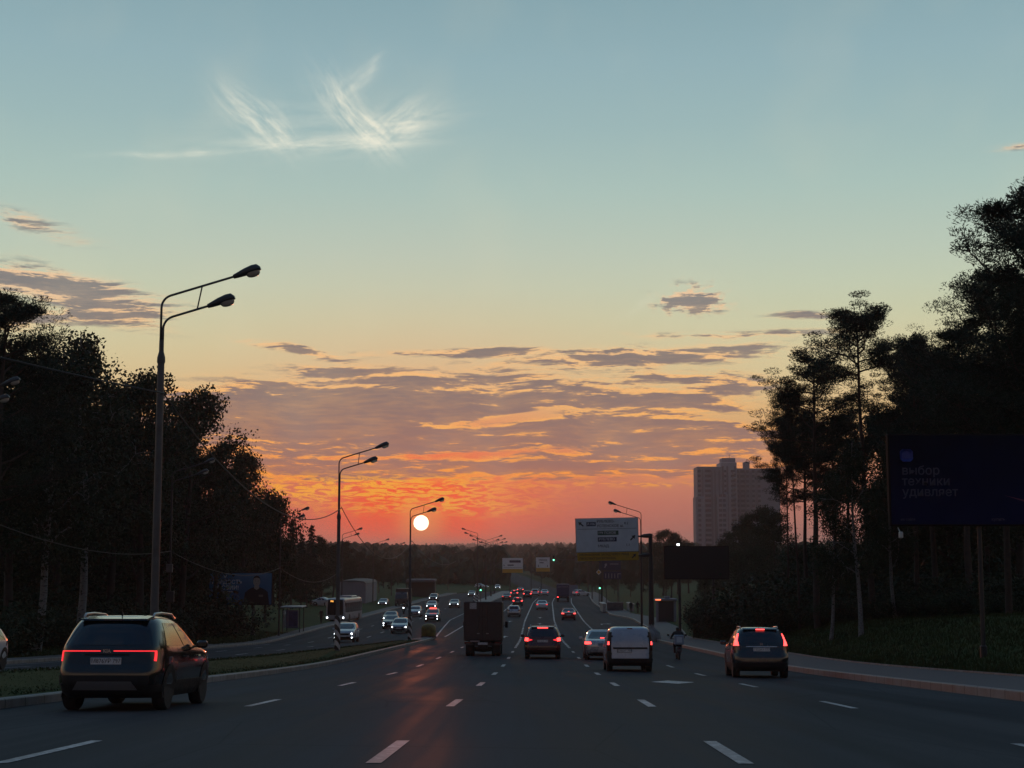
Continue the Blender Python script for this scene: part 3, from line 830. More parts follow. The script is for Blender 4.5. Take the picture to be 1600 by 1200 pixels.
# ---------- black crossover with the full-width light bar, nearest car
t, h, rl, bl = car('crossover_car', 'black crossover with a thin full-width red light bar and silver roof rails', P_BLACK, SUV, .44)
lb = MB()
for sg in (-1, 1):
    q = lambda a, b: (sg * a, b)
    h.patch('rear', (q(.125, .993), q(.90, .993), q(.90, 1.009), q(.125, 1.009)), 'light_bar', M_TAIL, t, .013, 10, 1)
    h.patch('rear', (q(.862, .84), q(.892, .83), q(.90, .992), q(.872, .992)), 'tail_light', M_TAIL, t, .013, 2, 4)
h.patch('rear', ((-.94, .80), (.94, .80), (.94, 1.03), (-.94, 1.03)), 'tailgate_trim', mat('gloss_black', (.01, .01, .011), .12, spec=.7), t, .005, 16, 3)
y0 = h.pt('rear', 0, 1.0).y
text_mesh('KIA', 0.085, M_CHROME, t, (0, y0 - .012, 1.0), (R(90), 0, 0), 'badge', .004, .24, 0.002)
plate(t, h.pt('rear', 0, .83).y - .016, .835, 'М876УР 797')
h.patch('rear', ((-.42, .93), (.42, .93), (.42, .955), (-.42, .955)), 'tailgate_handle', M_PLAST, t, .02, 6, 1)
h.patch('rear', ((-.62, .36), (.62, .36), (.50, .50), (-.50, .50)), 'skid_plate', mat('skid_silver', (.13, .13, .135), .45, .3), t, .014, 8, 3)
h.patch('rear', ((-.9, .44), (.9, .44), (.92, .60), (-.92, .60)), 'rear_bumper', M_PLAST, t, .010, 14, 3)
mb = MB(); yy = h.par(1.53)[0]
mb.prism([(yy - .10, 1.515), (yy - .08, 1.545), (yy + .30, 1.60), (yy + .30, 1.55)], 1.16, axis='x', base=-.58); mb.build('roof_spoiler', P_BLACK, t, 40)
mb = MB(); mb.box((0, yy - .085, 1.525), (.34, .02, .014)); mb.build('high_brake_light', M_TAIL_OFF, t)
mb = MB(); mb.add([(-.012, -1.25, 1.60), (.012, -1.25, 1.60), (0, -1.28, 1.70), (0, -1.05, 1.60)], [(0, 1, 2), (1, 3, 2), (0, 2, 3), (0, 3, 1)]); mb.build('roof_antenna', M_PLAST, t)
for sg in (-1, 1):
    mb = MB(); mb.tube([(sg * .60, -1.45, 1.575), (sg * .60, -1.36, 1.635), (sg * .60, -.9, 1.655), (sg * .60, -.2, 1.645), (sg * .60, 0.05, 1.57)], .02, 8)
    mb.build('roof_rail', mat('rail_silver', (.5, .5, .5), .3, .8), t, True)
mb = MB(); mb.tube([(.25, yy + .02, 1.10), (-.05, yy - .30, 1.13), (-.3, yy - .28, 1.14)], .012, 6); mb.build('rear_wiper', M_PLAST, t)
for sg in (1, -1): h.patch('right' if sg > 0 else 'left', ((-.95, .44), (.95, .44), (.95, .50), (-.95, .50)), 'sill_trim', M_PLAST, t, .012, 8, 1)
front_face(h, t, M_HEAD)
stand(t, 182, 1109); t.scale = (.97, .97, .97)
BLACKCAR = t

# ---------- dark blue crossover on the right with tall pillar lamps
t, h, rl, bl = car('crossover_car', 'dark navy crossover braking beside the right-hand pavement', P_NAVY, SUV, .48)
for sg in (-1, 1):
    q = lambda a, b: (sg * a, b)
    h.patch('rear', (q(.80, 1.02), q(.97, 1.02), q(.955, 1.20), q(.885, 1.20)), 'tail_light', M_BRAKE, t, .013, 3, 5)
    h.patch('rear', (q(.885, 1.21), q(.955, 1.21), q(.94, 1.40), q(.90, 1.40)), 'tail_light', M_BRAKE, t, .013, 2, 5)
    h.patch('rear', (q(.74, .88), q(.97, .88), q(.97, 1.0), q(.78, 1.0)), 'reversing_lamp', M_TAIL_OFF, t, .012, 3, 3)
plate(t, h.pt('rear', 0, .90).y - .016, .90, 'Т322КУ 777')
h.patch('rear', ((-.55, .98), (.55, .98), (.55, 1.0), (-.55, 1.0)), 'chrome_strip', M_CHROME, t, .016, 6, 1)
h.patch('rear', ((-.9, .58), (.9, .58), (.92, .78), (-.92, .78)), 'rear_bumper', P_NAVY, t, .03, 14, 4)
h.patch('rear', ((-.8, .36), (.8, .36), (.86, .50), (-.86, .50)), 'bumper_insert', M_PLAST, t, .02, 10, 3)
mb = MB(); mb.box((0, h.par(1.53)[0] - .085, 1.535), (.28, .03, .035)); mb.build('high_brake_light', M_BRAKE, t)
mb = MB(); yy = h.par(1.53)[0]; mb.prism([(yy - .08, 1.53), (yy - .06, 1.55), (yy + .30, 1.60), (yy + .30, 1.56)], 1.10, axis='x', base=-.55); mb.build('roof_spoiler', P_NAVY, t, 40)
p0 = h.pt('rear', 0, 1.06); text_mesh('H', .11, M_CHROME, t, (0, p0.y - .02, 1.06), (R(90), 0, 0), 'badge', .004)
mb = MB(); mb.add([(-.015, -1.22, 1.60), (.015, -1.22, 1.60), (0, -1.26, 1.70), (0, -1.0, 1.60)], [(0, 1, 2), (1, 3, 2), (0, 2, 3), (0, 3, 1)]); mb.build('roof_antenna', M_CHROME, t)
for sg in (-1, 1):
    mb = MB(); mb.tube([(sg * .60, -1.35, 1.58), (sg * .60, -1.25, 1.63), (sg * .60, -.3, 1.635), (sg * .60, -.1, 1.58)], .018, 8); mb.build('roof_rail', MATS['rail_silver'], t, True)
front_face(h, t, M_HEAD)
stand(t, 1190, 1059); t.rotation_euler.z += R(-2.5)

# ---------- maroon crossover ahead in our lane
t, h, rl, bl = car('crossover_car', 'dark maroon crossover braking in the centre lane with high brake light on', P_MAROON, SUV, .44)
for sg in (-1, 1):
    q = lambda a, b: (sg * a, b)
    h.patch('rear', (q(.56, .93), q(.78, .88), q(.78, .99), q(.60, .96)), 'tail_light', M_TAIL, t, .013, 3, 3)
    h.patch('rear', (q(.78, .87), q(.985, .88), q(.975, 1.06), q(.78, 1.03)), 'tail_light', M_BRAKE, t, .013, 4, 4)
plate(t, h.pt('rear', 0, .88).y - .016, .88, 'А514МК 199')
h.patch('rear', ((-.9, .46), (.9, .46), (.92, .70), (-.92, .70)), 'rear_bumper', P_MAROON, t, .03, 14, 4)
h.patch('rear', ((-.8, .54), (.8, .54), (.8, .57), (-.8, .57)), 'bumper_strip', M_PLAST, t, .036, 10, 1)
mb = MB(); mb.box((0, h.par(1.53)[0] - .07, 1.525), (.52, .03, .05)); mb.build('high_brake_light', M_BRAKE, t)
mb = MB(); yy = h.par(1.53)[0]; mb.prism([(yy - .07, 1.55), (yy - .05, 1.565), (yy + .30, 1.605), (yy + .30, 1.56)], 1.12, axis='x', base=-.56); mb.build('roof_spoiler', P_MAROON, t, 40)
for sg in (-1, 1):
    mb = MB(); mb.tube([(sg * .60, -1.45, 1.58), (sg * .60, -1.36, 1.65), (sg * .60, -.3, 1.65), (sg * .60, -.1, 1.58)], .02, 8); mb.build('roof_rail', MATS['rail_silver'], t, True)
front_face(h, t, M_HEAD)
stand(t, 848, 1029.5)

# ---------- white panel van
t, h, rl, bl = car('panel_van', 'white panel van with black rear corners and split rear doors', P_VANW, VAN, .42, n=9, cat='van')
for sg in (-1, 1):
    q = lambda a, b: (sg * a, b)
    h.patch('rear', (q(.80, .50), q(.992, .50), q(.99, 1.62), q(.86, 1.62)), 'corner_trim', M_PLAST, t, .010, 4, 8)
    h.patch('rear', (q(.90, 1.10), q(.97, 1.10), q(.965, 1.24), q(.915, 1.24)), 'tail_light', M_BRAKE, t, .018, 3, 3)
    h.patch('rear', (q(.88, .86), q(.975, .86), q(.97, 1.08), q(.90, 1.08)), 'reflector', M_TAIL_OFF, t, .016, 3, 3)
    a, b = (.012, .83) if sg > 0 else (.012, .83)
    h.patch('rear', (q(a, .56), q(.80, .56), q(.82, 1.72), q(a, 1.72)), 'rear_door', P_VANW, t, .014, 8, 10)
    for zz in (.75, 1.45):
        p = h.pt('rear', sg * .83, zz); mb = MB(); mb.box((p.x, p.y - .02, zz), (.05, .05, .07)); mb.build('door_hinge', M_PLAST, t)
h.patch('rear', ((-.74, .93), (.74, .93), (.74, 1.0), (-.74, 1.0)), 'handle_strip', M_PLAST, t, .03, 8, 2)
h.patch('rear', ((-.92, .30), (.92, .30), (.94, .54), (-.94, .54)), 'rear_bumper', M_PLAST, t, .05, 14, 3)
mb = MB(); p = h.pt('rear', -.25, .87); mb.box((-.22, p.y - .02, .855), (.56, .012, .13)); mb.build('plate_recess', M_PLAST, t)
plate(t, p.y - .034, .855, 'Е043ХТ 799', x=-.22)
mb = MB(); p = h.pt('rear', 0, 1.77); mb.box((0, p.y - .02, 1.765), (.2, .03, .04)); mb.build('high_brake_light', M_TAIL_OFF, t)
for sd in ('right', 'left'):
    h.patch(sd, ((-1.9, .62), (-.35, .62), (-.35, .70), (-1.9, .70)), 'side_moulding', M_PLAST, t, .014, 6, 1)
front_face(h, t, M_HEAD)
t.scale = (.965, 1, .89); stand(t, 983, 1049)

# ---------- silver saloon beside the van
t, h, rl, bl = car('saloon_car', 'silver saloon braking, half hidden behind the white panel van', P_SILVER, SEDAN, .36, clad=False, wr=.32, wb=(-1.36, 1.36))
def sedan_rear(t, h, pm, body, lampm, brake=True, number=''):
    for sg in (-1, 1):
        q = lambda a, b: (sg * a, b)
        h.patch('rear', (q(.64, .78), q(.985, .76), q(.98, .90), q(.67, .88)), 'tail_light', lampm, t, .013, 5, 3)
    h.patch('rear', ((-.85, .24), (.85, .24), (.88, .38), (-.88, .38)), 'bumper_insert', M_PLAST, t, .014, 10, 2)
    plate(t, h.pt('rear', 0, .70).y - .016, .68, number)
    h.patch('rear', ((-.12, 1.035), (.12, 1.035), (.12, 1.065), (-.12, 1.065)), 'high_brake_light', M_BRAKE if brake else M_TAIL_OFF, t, .016, 2, 1)
sedan_rear(t, h, None, P_SILVER, M_BRAKE, True, 'К208ОС 750')
front_face(h, t, M_HEAD, .66)
stand(t, 941, 1031)
SILVER = t

# ---------- far cars seen from behind
def far_rear(kind, label, pm, levels, lampm, px, py, Y, high=True, group='cars driving away in the distance', clad=False):
    t, h, rl, bl = car(kind, label, pm, levels, .36 if levels is SEDAN else .42, clad=clad, wr=.32, detail=False, group=group)
    if levels is SEDAN: sedan_rear(t, h, None, pm, lampm, high)
    else:
        zt = .98 if levels is SUV else .88
        for sg in (-1, 1):
            q = lambda a, b: (sg * a, b)
            h.patch('rear', (q(.62, zt - .08), q(.985, zt - .08), q(.975, zt + .10), q(.68, zt + .08)), 'tail_light', lampm, t, .013, 4, 3)
        plate(t, h.pt('rear', 0, zt - .12).y - .016, zt - .14, '')
        h.patch('rear', ((-.85, .34), (.85, .34), (.88, .50), (-.88, .50)), 'bumper_insert', M_PLAST, t, .014, 10, 2)
        if high:
            mb = MB(); mb.box((0, h.par(h.z1 - .09)[0] - .06, h.z1 - .09), (.4, .03, .05)); mb.build('high_brake_light', M_BRAKE, t)
    stand(t, px, py)
    return t
far_rear('saloon_car', 'dark red saloon with both brake lights lit, alone in the right lane', P_RED, SEDAN, M_BRAKE, 888.5, 969, 182)
far_rear('saloon_car', 'white saloon with dim red lamps just ahead of the arrow markings', P_WHITE, SEDAN, M_TAIL, 847, 953, 232, False)
far_rear('hatchback_car', 'pale silver hatchback with lamps off right of the box truck', P_SILVER, HATCH, M_TAIL_OFF, 803, 964, 200, False)
far_rear('hatchback_car', 'dark hatchback with three bright brake lights above the pale silver hatchback', P_DGREY, HATCH, M_BRAKE, 809, 947, 246)
far_rear('saloon_car', 'dark grey saloon at the far left-turn lane behind the box truck', P_DGREY, SEDAN, M_TAIL, 791.5, 938.5, 288, False)
far_rear('crossover_car', 'black crossover braking in the far queue before the blue truck', P_BLACK, SUV, M_BRAKE, 824, 935, 300, False)
far_rear('hatchback_car', 'grey hatchback braking at the head of the far left queue', P_GREY, HATCH, M_BRAKE, 803.5, 932.5, 322)
far_rear('crossover_car', 'white crossover in the far queue right of the black crossover', P_WHITE, SUV, M_TAIL, 836, 931.5, 318, False)
far_rear('saloon_car', 'small white saloon farthest along the middle lane', P_WHITE, SEDAN, M_TAIL, 851, 931, 342, False)
far_rear('saloon_car', 'dark saloon farthest away in the left queue', P_BLACK, SEDAN, M_BRAKE, 813, 926, 372)
tt = far_rear('hatchback_car', 'white hatchback turning right by the far blue sign', P_WHITE, HATCH, M_TAIL, 908, 931.5, 338, False); tt.rotation_euler.z -= R(55)

# ---------- oncoming cars
def oncoming(kind, label, pm, levels, px, py, Y, lights=M_HEAD, fog=None, roof=None, group='oncoming cars'):
    t, h, rl, bl = car(kind, label, pm, levels, .36 if levels is SEDAN else .42, clad=levels is SUV, wr=.33, detail=False, group=group)
    front_face(h, t, lights, .74 if levels is SUV else .66, True, fog)
    zt = .98 if levels is SUV else (.88 if levels is HATCH else .82)
    mirrored(h, t, 'rear', ((.62, zt - .08), (.985, zt - .08), (.975, zt + .08), (.68, zt + .08)), M_TAIL_OFF, 'tail_light')
    if roof:
        mb = MB(); mb.bevel_box((0, -.3, h.z1 + .06), (.9, .22, .12), .03); mb.build('roof_light_bar', roof, t)
    stand(t, px, py, 1.36, True)
    return t
oncoming('crossover_car', 'white crossover with four lit lamps behind the first striped lamp post', P_WHITE, SUV, 538, 1004, 126, fog=M_HEAD)
oncoming('hatchback_car', 'silver hatchback with headlights on left of the second striped lamp post', P_SILVER, HATCH, 624, 990, 152)
oncoming('saloon_car', 'dark saloon with fog lamps tucked behind the silver hatchback', P_DGREY, SEDAN, 610, 983, 172, fog=M_HEAD)
oncoming('saloon_car', 'pale beige saloon following close behind the dark oncoming saloon', P_BEIGE, SEDAN, 609, 974, 186)
oncoming('crossover_car', 'grey patrol crossover with a red roof light bar', P_GREY, SUV, 675, 972, 182, fog=M_HEAD, roof=mat('beacon_red', (.4, .02, .02), .3, emit=(1, .1, .08), estr=2.2))
oncoming('hatchback_car', 'white hatchback just right of the second striped lamp post', P_WHITE, HATCH, 648, 964, 207)
oncoming('saloon_car', 'silver saloon following the patrol crossover', P_SILVER, SEDAN, 674, 953, 248)
oncoming('crossover_car', 'dark crossover farther behind the silver saloon', P_DGREY, SUV, 677, 940, 292)
oncoming('saloon_car', 'beige saloon alone in the inner oncoming lane', P_BEIGE, SEDAN, 709.5, 950, 250)
oncoming('saloon_car', 'grey saloon with headlights on beside the bus rear', P_GREY, SEDAN, 598, 948, 236)
oncoming('saloon_car', 'dark saloon waiting left of the green median traffic light', P_DGREY, SEDAN, 737, 933, 318)
oncoming('hatchback_car', 'white hatchback beyond the three median lamp posts', P_WHITE, HATCH, 777.5, 921, 420)
tt = oncoming('hatchback_car', 'white hatchback cut off by the left picture edge', P_WHITE, HATCH, 8, 1056, 50, M_HEAD_OFF)
tt.location = rp(at(17, 1040, 51.2).x - .87 - Xc(50), 49.2); tt.location.z = road_z(-19, 49.2)
tt = oncoming('crossover_car', 'white crossover crossing left of the median traffic light', P_WHITE, SUV, 752, 917, 430); tt.rotation_euler.z += R(60)
tt = oncoming('saloon_car', 'parked white saloon left of the grey warehouse', P_WHITE, SEDAN, 508, 944, 232, M_HEAD_OFF); tt.rotation_euler.z += R(70); tt.location = gp(at(508, 944, 236).x, 236)

# ---------- box truck
M_BOX = mat('truck_box_dark', (0.030, 0.018, 0.019), 0.5, var=0.3, vscale=2.0); M_BOXTRIM = mat('truck_trim', (0.05, 0.035, 0.035), 0.5, .3)
t = empty('box_truck', (0, 0, 0), 0, 'dark box truck with closed rear doors and a white paper on them', 'truck')
mb = MB(); mb.bevel_box((0, 1.35, 1.82), (2.02, 3.3, 2.05), .03); mb.build('cargo_box', M_BOX, t)
for sg in (-1, 1):
    mb = MB(); mb.bevel_box((sg * .495, -.315, 1.82), (.955, .03, 1.95), .01); d = mb.build('rear_door', M_BOX, t)
    mb = MB(); mb.tube([(sg * .22, -.345, .9), (sg * .22, -.345, 2.75)], .016, 8); mb.build('lock_rod', M_BOXTRIM, d)
    for zz in (1.05, 1.55, 2.1, 2.62):
        mb = MB(); mb.box((sg * .86, -.34, zz), (.22, .03, .05)); mb.build('hinge', M_BOXTRIM, d)
    mb = MB(); mb.box((sg * .24, -.36, 1.18), (.14, .03, .05)); mb.build('door_handle', mat('worn_steel', (.25, .24, .24), .4, .7), d)
    mb = MB(); mb.bevel_box((sg * .8, -.25, .68), (.34, .10, .12), .01); mb.build('tail_light', M_TAIL_OFF, t)
    mb = MB(); mb.box((sg * .72, -.05, .42), (.36, .02, .46)); mb.build('mud_flap', M_PLAST, t)
    wheel(t, sg * .80, .35, .36, .24); wheel(t, sg * .56, .35, .36, .2); wheel(t, sg * .82, 3.7, .36, .22)
    mb = MB(); mb.bevel_box((sg * 1.16, 3.75, 1.62), (.16, .08, .34), .02); mb.tube([(sg * .9, 3.7, 1.5), (sg * 1.12, 3.75, 1.6)], .02, 6); mb.build('wing_mirror', M_PLAST, t)
    mb = MB(); mb.box((sg * .45, 1.6, .62), (.1, 4.4, .16)); mb.build('chassis_rail', M_PLAST, t)
mb = MB(); mb.box((0, -.30, .62), (1.8, .08, .10)); mb.build('under_run_bar', M_BOXTRIM, t)
mb = MB(); mb.box((0, .0, .50), (.5, .35, .22)); mb.build('tow_frame', M_PLAST, t)
mb = MB(); mb.lathe([(.02, -.75), (.09, -.7), (.14, -.2), (.17, 0), (.14, .2), (.09, .7), (.02, .75)], 12, axis='x', c=(0, .35, .36)); mb.build('rear_axle', M_PLAST, t)
mb = MB(); mb.box((-.52, -.336, 2.62), (.36, .006, .32)); pp = mb.build('paper_notice', mat('paper', (.35, .34, .34), .7, var=.35, vscale=18), t)
mb = MB(); mb.box((-.42, -.31, .78), (.5, .02, .07)); mb.build('warning_strip', mat('reflective_strip', (.30, .22, .22), .4), t)
plate(t, -.35, .66, 'Х731ЕА 77', w=.5)
cab = Hull([(.45, 3.05, 4.7, .85), (.6, 3.05, 4.95, .95), (1.0, 3.05, 4.98, .97), (1.2, 3.05, 4.6, .96), (1.35, 3.05, 4.25, .94), (1.9, 3.05, 3.85, .86), (2.05, 3.1, 3.7, .8)], 9)
cab.shell(.45, 2.05, 16, 'cab', P_DGREY, t); cab.patch('front', ((-.86, 1.4), (.86, 1.4), (.82, 1.95), (-.82, 1.95)), 'windscreen', M_GLASS, t)
stand(t, 755, 1025, -.35)

# ---------- far blue lorry
M_LORRY = mat('lorry_tarp_blue', (0.022, 0.024, 0.075), 0.55, var=0.35, vscale=1.5)
t = empty('lorry', (0, 0, 0), 0, 'dark blue covered lorry driving away on the right lane', 'lorry')
mb = MB(); mb.bevel_box((0, 3.0, 2.2), (2.4, 6.2, 2.3), .06); mb.build('cargo_body', M_LORRY, t)
mb = MB(); mb.bevel_box((0, -.16, 2.2), (2.3, .08, 2.2), .02); mb.build('rear_door', M_LORRY, t)
text_mesh('ДОСТАВКА', .42, mat('faded_print', (.20, .20, .28), .6), t, (0, -.21, 2.85), (R(90), 0, 0), 'lettering', .004, 2.0)
for sg in (-1, 1):
    mb = MB(); mb.bevel_box((sg * .95, -.12, .92), (.3, .10, .16), .02); mb.build('tail_light', M_BRAKE if sg < 0 else M_TAIL_OFF, t)
    wheel(t, sg * 1.0, .9, .46, .3); wheel(t, sg * 1.0, 5.4, .46, .3)
    mb = MB(); mb.box((sg * .95, .3, .55), (.45, .02, .6)); mb.build('mud_flap', M_PLAST, t)
mb = MB(); mb.box((0, .1, .78), (2.2, .12, .12)); mb.box((-.45, 3, .85), (.12, 6, .22)); mb.box((.45, 3, .85), (.12, 6, .22)); mb.build('chassis', M_PLAST, t)
cab = Hull([(.6, 6.2, 7.9, 1.1), (.9, 6.2, 8.0, 1.18), (1.6, 6.2, 8.0, 1.18), (2.5, 6.2, 7.8, 1.12), (2.75, 6.25, 7.6, 1.05)], 9); cab.shell(.6, 2.75, 12, 'cab', P_BLUE, t)
stand(t, 879.5, 940.5, -.9)

# ---------- city bus
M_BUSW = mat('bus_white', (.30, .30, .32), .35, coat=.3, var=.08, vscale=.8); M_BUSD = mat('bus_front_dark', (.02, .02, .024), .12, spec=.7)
t = empty('city_bus', (0, 0, 0), 0, 'white city bus with dark front and amber route display', 'bus')
hb = Hull([(.32, -5.9, 5.9, 1.18), (.45, -6.0, 6.0, 1.25), (1.0, -6.0, 6.03, 1.26), (2.0, -6.0, 6.0, 1.25), (2.8, -5.98, 5.92, 1.22), (2.98, -5.9, 5.8, 1.15), (3.04, -5.6, 5.5, 1.0)], 22, 14)
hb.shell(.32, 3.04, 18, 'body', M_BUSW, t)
hb.patch('front', ((-.98, .95), (.98, .95), (.97, 2.85), (-.97, 2.85)), 'windscreen', M_BUSD, t, .012, 10, 8)
hb.patch('front', ((-.6, 2.52), (.45, 2.52), (.45, 2.80), (-.6, 2.80)), 'route_display', mat('display_dark', (.012, .010, .008), .3), t, .02, 4, 2)
p0 = hb.pt('front', 0, 2.66); text_mesh('733', .26, M_AMBER, t, (.45, p0.y + .035, 2.66), (R(90), 0, math.pi), 'route_number', .004)
for sg in (-1, 1):
    p0 = hb.pt('front', sg * .82, .62); mb = MB(); mb.lathe([(.03, -.02), (.10, 0), (.09, .03), (.02, .05)], 14, axis='y', c=(p0.x, p0.y + .01, .62)); mb.build('headlight', M_HEAD, t, True)
    mb = MB(); mb.bevel_box((sg * 1.36, 6.15, 2.3), (.14, .12, .42), .03); mb.tube([(sg * 1.1, 5.9, 2.75), (sg * 1.34, 6.15, 2.5)], .025, 6); mb.build('wing_mirror', M_PLAST, t)
    for yy in (-3.4, 3.0): wheel(t, sg * 1.12, yy, .48, .28)
    sd = 'right' if sg > 0 else 'left'
    yy = -5.6
    while yy < 5.2:
        hb.patch(sd, ((yy, 1.25), (yy + 1.32, 1.25), (yy + 1.32, 2.45), (yy, 2.45)), 'side_window', mat('bus_glass', (.010, .010, .012), .15, spec=.35), t, .012, 3, 3); yy += 1.42
    for yw in (-3.4, 3.0):
        mb = MB(); mb.prism([(yw + .56 * math.cos(a * math.pi / 10), .46 + .56 * math.sin(a * math.pi / 10)) for a in range(11)], .006, axis='x', base=sg * 1.264); mb.build('wheel_arch', M_PLAST, t)
mb = MB(); mb.bevel_box((0, -2.2, 3.14), (1.7, 3.6, .24), .08); mb.build('roof_unit', M_BUSW, t)
hb.patch('front', ((-.9, .42), (.9, .42), (.95, .80), (-.95, .80)), 'front_bumper', M_BUSW, t, .03, 8, 3)
place(t, 0, 196, True); p_ = at(529, 976.5, 189); t.location = rp(p_.x - Xc(195), 195.5); t.rotation_euler.z += R(-3.5)
# dark lorry coming the other way
t = empty('lorry', (0, 0, 0), 0, 'dark oncoming lorry with a square cab beyond the bus', 'lorry')
mb = MB(); mb.bevel_box((0, -2.6, 1.95), (2.4, 5.6, 2.5), .05); mb.build('cargo_body', M_BOX, t)
cab = Hull([(.5, .4, 2.0, 1.1), (.8, .4, 2.15, 1.16), (1.5, .4, 2.15, 1.16), (2.3, .4, 1.95, 1.1), (2.6, .45, 1.7, 1.02)], 10); cab.shell(.5, 2.6, 12, 'cab', P_DGREY, t)
cab.patch('front', ((-.88, 1.45), (.88, 1.45), (.84, 2.25), (-.84, 2.25)), 'windscreen', M_GLASS, t)
for sg in (-1, 1):
    p0 = cab.pt('front', sg * .75, .85); mb = MB(); mb.lathe([(.03, -.02), (.09, 0), (.08, .03), (.02, .04)], 12, axis='y', c=(p0.x, p0.y, .85)); mb.build('headlight', M_HEAD_OFF, t)
    for yy in (-4.2, 1.3): wheel(t, sg * .98, yy, .44, .28)
p_ = at(626, 944, 262); place(t, p_.x - Xc(266), 266, True)

# ---------- people
M_SKIN = mat('skin', (.30, .18, .13), .6); M_CLOTH = mat('dark_cloth', (.014, .014, .016), .85, var=.3, vscale=14); M_CLOTH2 = mat('dark_trousers', (.012, .012, .014), .85)
M_HAIR = mat('dark_hair', (.012, .010, .009), .6)
def person(label, joints, edges, rad, loc, rz=0.0, group=None, mats=None, root='pelvis'):
    """one continuous skin: joints {name: (x, y, z)}"""
    names = list(joints); me = bpy.data.meshes.new('person'); me.from_pydata([joints[n] for n in names], [(names.index(a), names.index(b)) for a, b in edges], [])
    o = bpy.data.objects.new('person', me); link(o)
    o.modifiers.new('skin', 'SKIN'); o.modifiers.new('sub', 'SUBSURF').levels = 1; o.modifiers['sub'].render_levels = 1
    sk = me.skin_vertices[0].data if me.skin_vertices else None
    if sk is None:
        bm = bmesh.new(); bm.from_mesh(me); bm.verts.layers.skin.verify(); bm.to_mesh(me); bm.free(); sk = me.skin_vertices[0].data
    for i, n in enumerate(names):
        r = rad[n]; sk[i].radius = r if isinstance(r, tuple) else (r, r)
    sk[names.index(root)].use_root = True
    dg = bpy.context.evaluated_depsgraph_get(); m2 = bpy.data.meshes.new_from_object(o.evaluated_get(dg)); COL.objects.unlink(o); bpy.data.objects.remove(o)
    m2.materials.clear()
    for m in (M_CLOTH, M_CLOTH2, M_SKIN, M_HAIR): m2.materials.append(m)
    zmax = max(v.co.z for v in m2.vertices)
    hj = joints['head']
    for p in m2.polygons:
        c = p.center; p.use_smooth = True
        near_head = (c - Vector(hj)).length < .19 and c.z > joints['neck'][2] + .02
        if near_head: p.material_index = 3 if (c.z > hj[2] + .03 or c.y < hj[1] - .02) else 2
        elif any((c - Vector(joints[k])).length < .075 for k in ('hand_l', 'hand_r')): p.material_index = 2
        elif c.z < joints['pelvis'][2] - .02: p.material_index = 1
    b = link(bpy.data.objects.new('person', m2)); b.location = loc; b.rotation_euler = (0, 0, rz)
    return tag(b, label, 'person', group)
RAD = dict(pelvis=(.15, .12), belly=(.14, .11), chest=(.17, .12), neck=.055, head=(.085, .10), crown=(.07, .085), sh_l=.075, sh_r=.075, el_l=.05, el_r=.05, wr_l=.035, wr_r=.035, hand_l=(.045, .03), hand_r=(.045, .03), fg_l=.02, fg_r=.02,
           hip_l=.09, hip_r=.09, kn_l=.062, kn_r=.062, an_l=.045, an_r=.045, toe_l=(.04, .03), toe_r=(.04, .03))
EDG = [('pelvis', 'belly'), ('belly', 'chest'), ('chest', 'neck'), ('neck', 'head'), ('head', 'crown'), ('chest', 'sh_l'), ('chest', 'sh_r'), ('sh_l', 'el_l'), ('sh_r', 'el_r'), ('el_l', 'wr_l'), ('el_r', 'wr_r'), ('wr_l', 'hand_l'), ('wr_r', 'hand_r'),
       ('hand_l', 'fg_l'), ('hand_r', 'fg_r'), ('pelvis', 'hip_l'), ('pelvis', 'hip_r'), ('hip_l', 'kn_l'), ('hip_r', 'kn_r'), ('kn_l', 'an_l'), ('kn_r', 'an_r'), ('an_l', 'toe_l'), ('an_r', 'toe_r')]
def walker(stride=.22):
    return dict(pelvis=(0, 0, .95), belly=(0, .01, 1.12), chest=(0, .01, 1.36), neck=(0, .02, 1.50), head=(0, .04, 1.62), crown=(0, .04, 1.70), sh_l=(-.19, 0, 1.42), sh_r=(.19, 0, 1.42), el_l=(-.24, -.06, 1.15), el_r=(.24, .08, 1.15),
                wr_l=(-.25, .02, .90), wr_r=(.25, .2, .93), hand_l=(-.25, .05, .83), hand_r=(.25, .24, .87), fg_l=(-.245, .07, .76), fg_r=(.245, .28, .81), hip_l=(-.1, 0, .88), hip_r=(.1, 0, .88), kn_l=(-.1, stride * .6, .50), kn_r=(.1, -stride * .3, .50),
                an_l=(-.1, stride, .08), an_r=(.1, -stride * 1.2, .10), toe_l=(-.1, stride + .16, .03), toe_r=(.1, -stride * 1.2 + .15, .03))
p_ = at(986, 960, 205); person('pedestrian in black standing nearer the low parapet', walker(.06), EDG, RAD, rp(p_.x - Xc(205), 205, .22), .3, 'pedestrians on the right pavement')
p_ = at(996.5, 960, 205); person('pedestrian in black standing nearer the tall lamp post', walker(.10), EDG, RAD, rp(p_.x - Xc(205), 205, .22), -.4, 'pedestrians on the right pavement')
p_ = at(498.5, 974, 180); person('lone pedestrian in a long dark coat on the left pavement', walker(.14), EDG, RAD, rp(p_.x - Xc(182), 182, .2), 2.9)
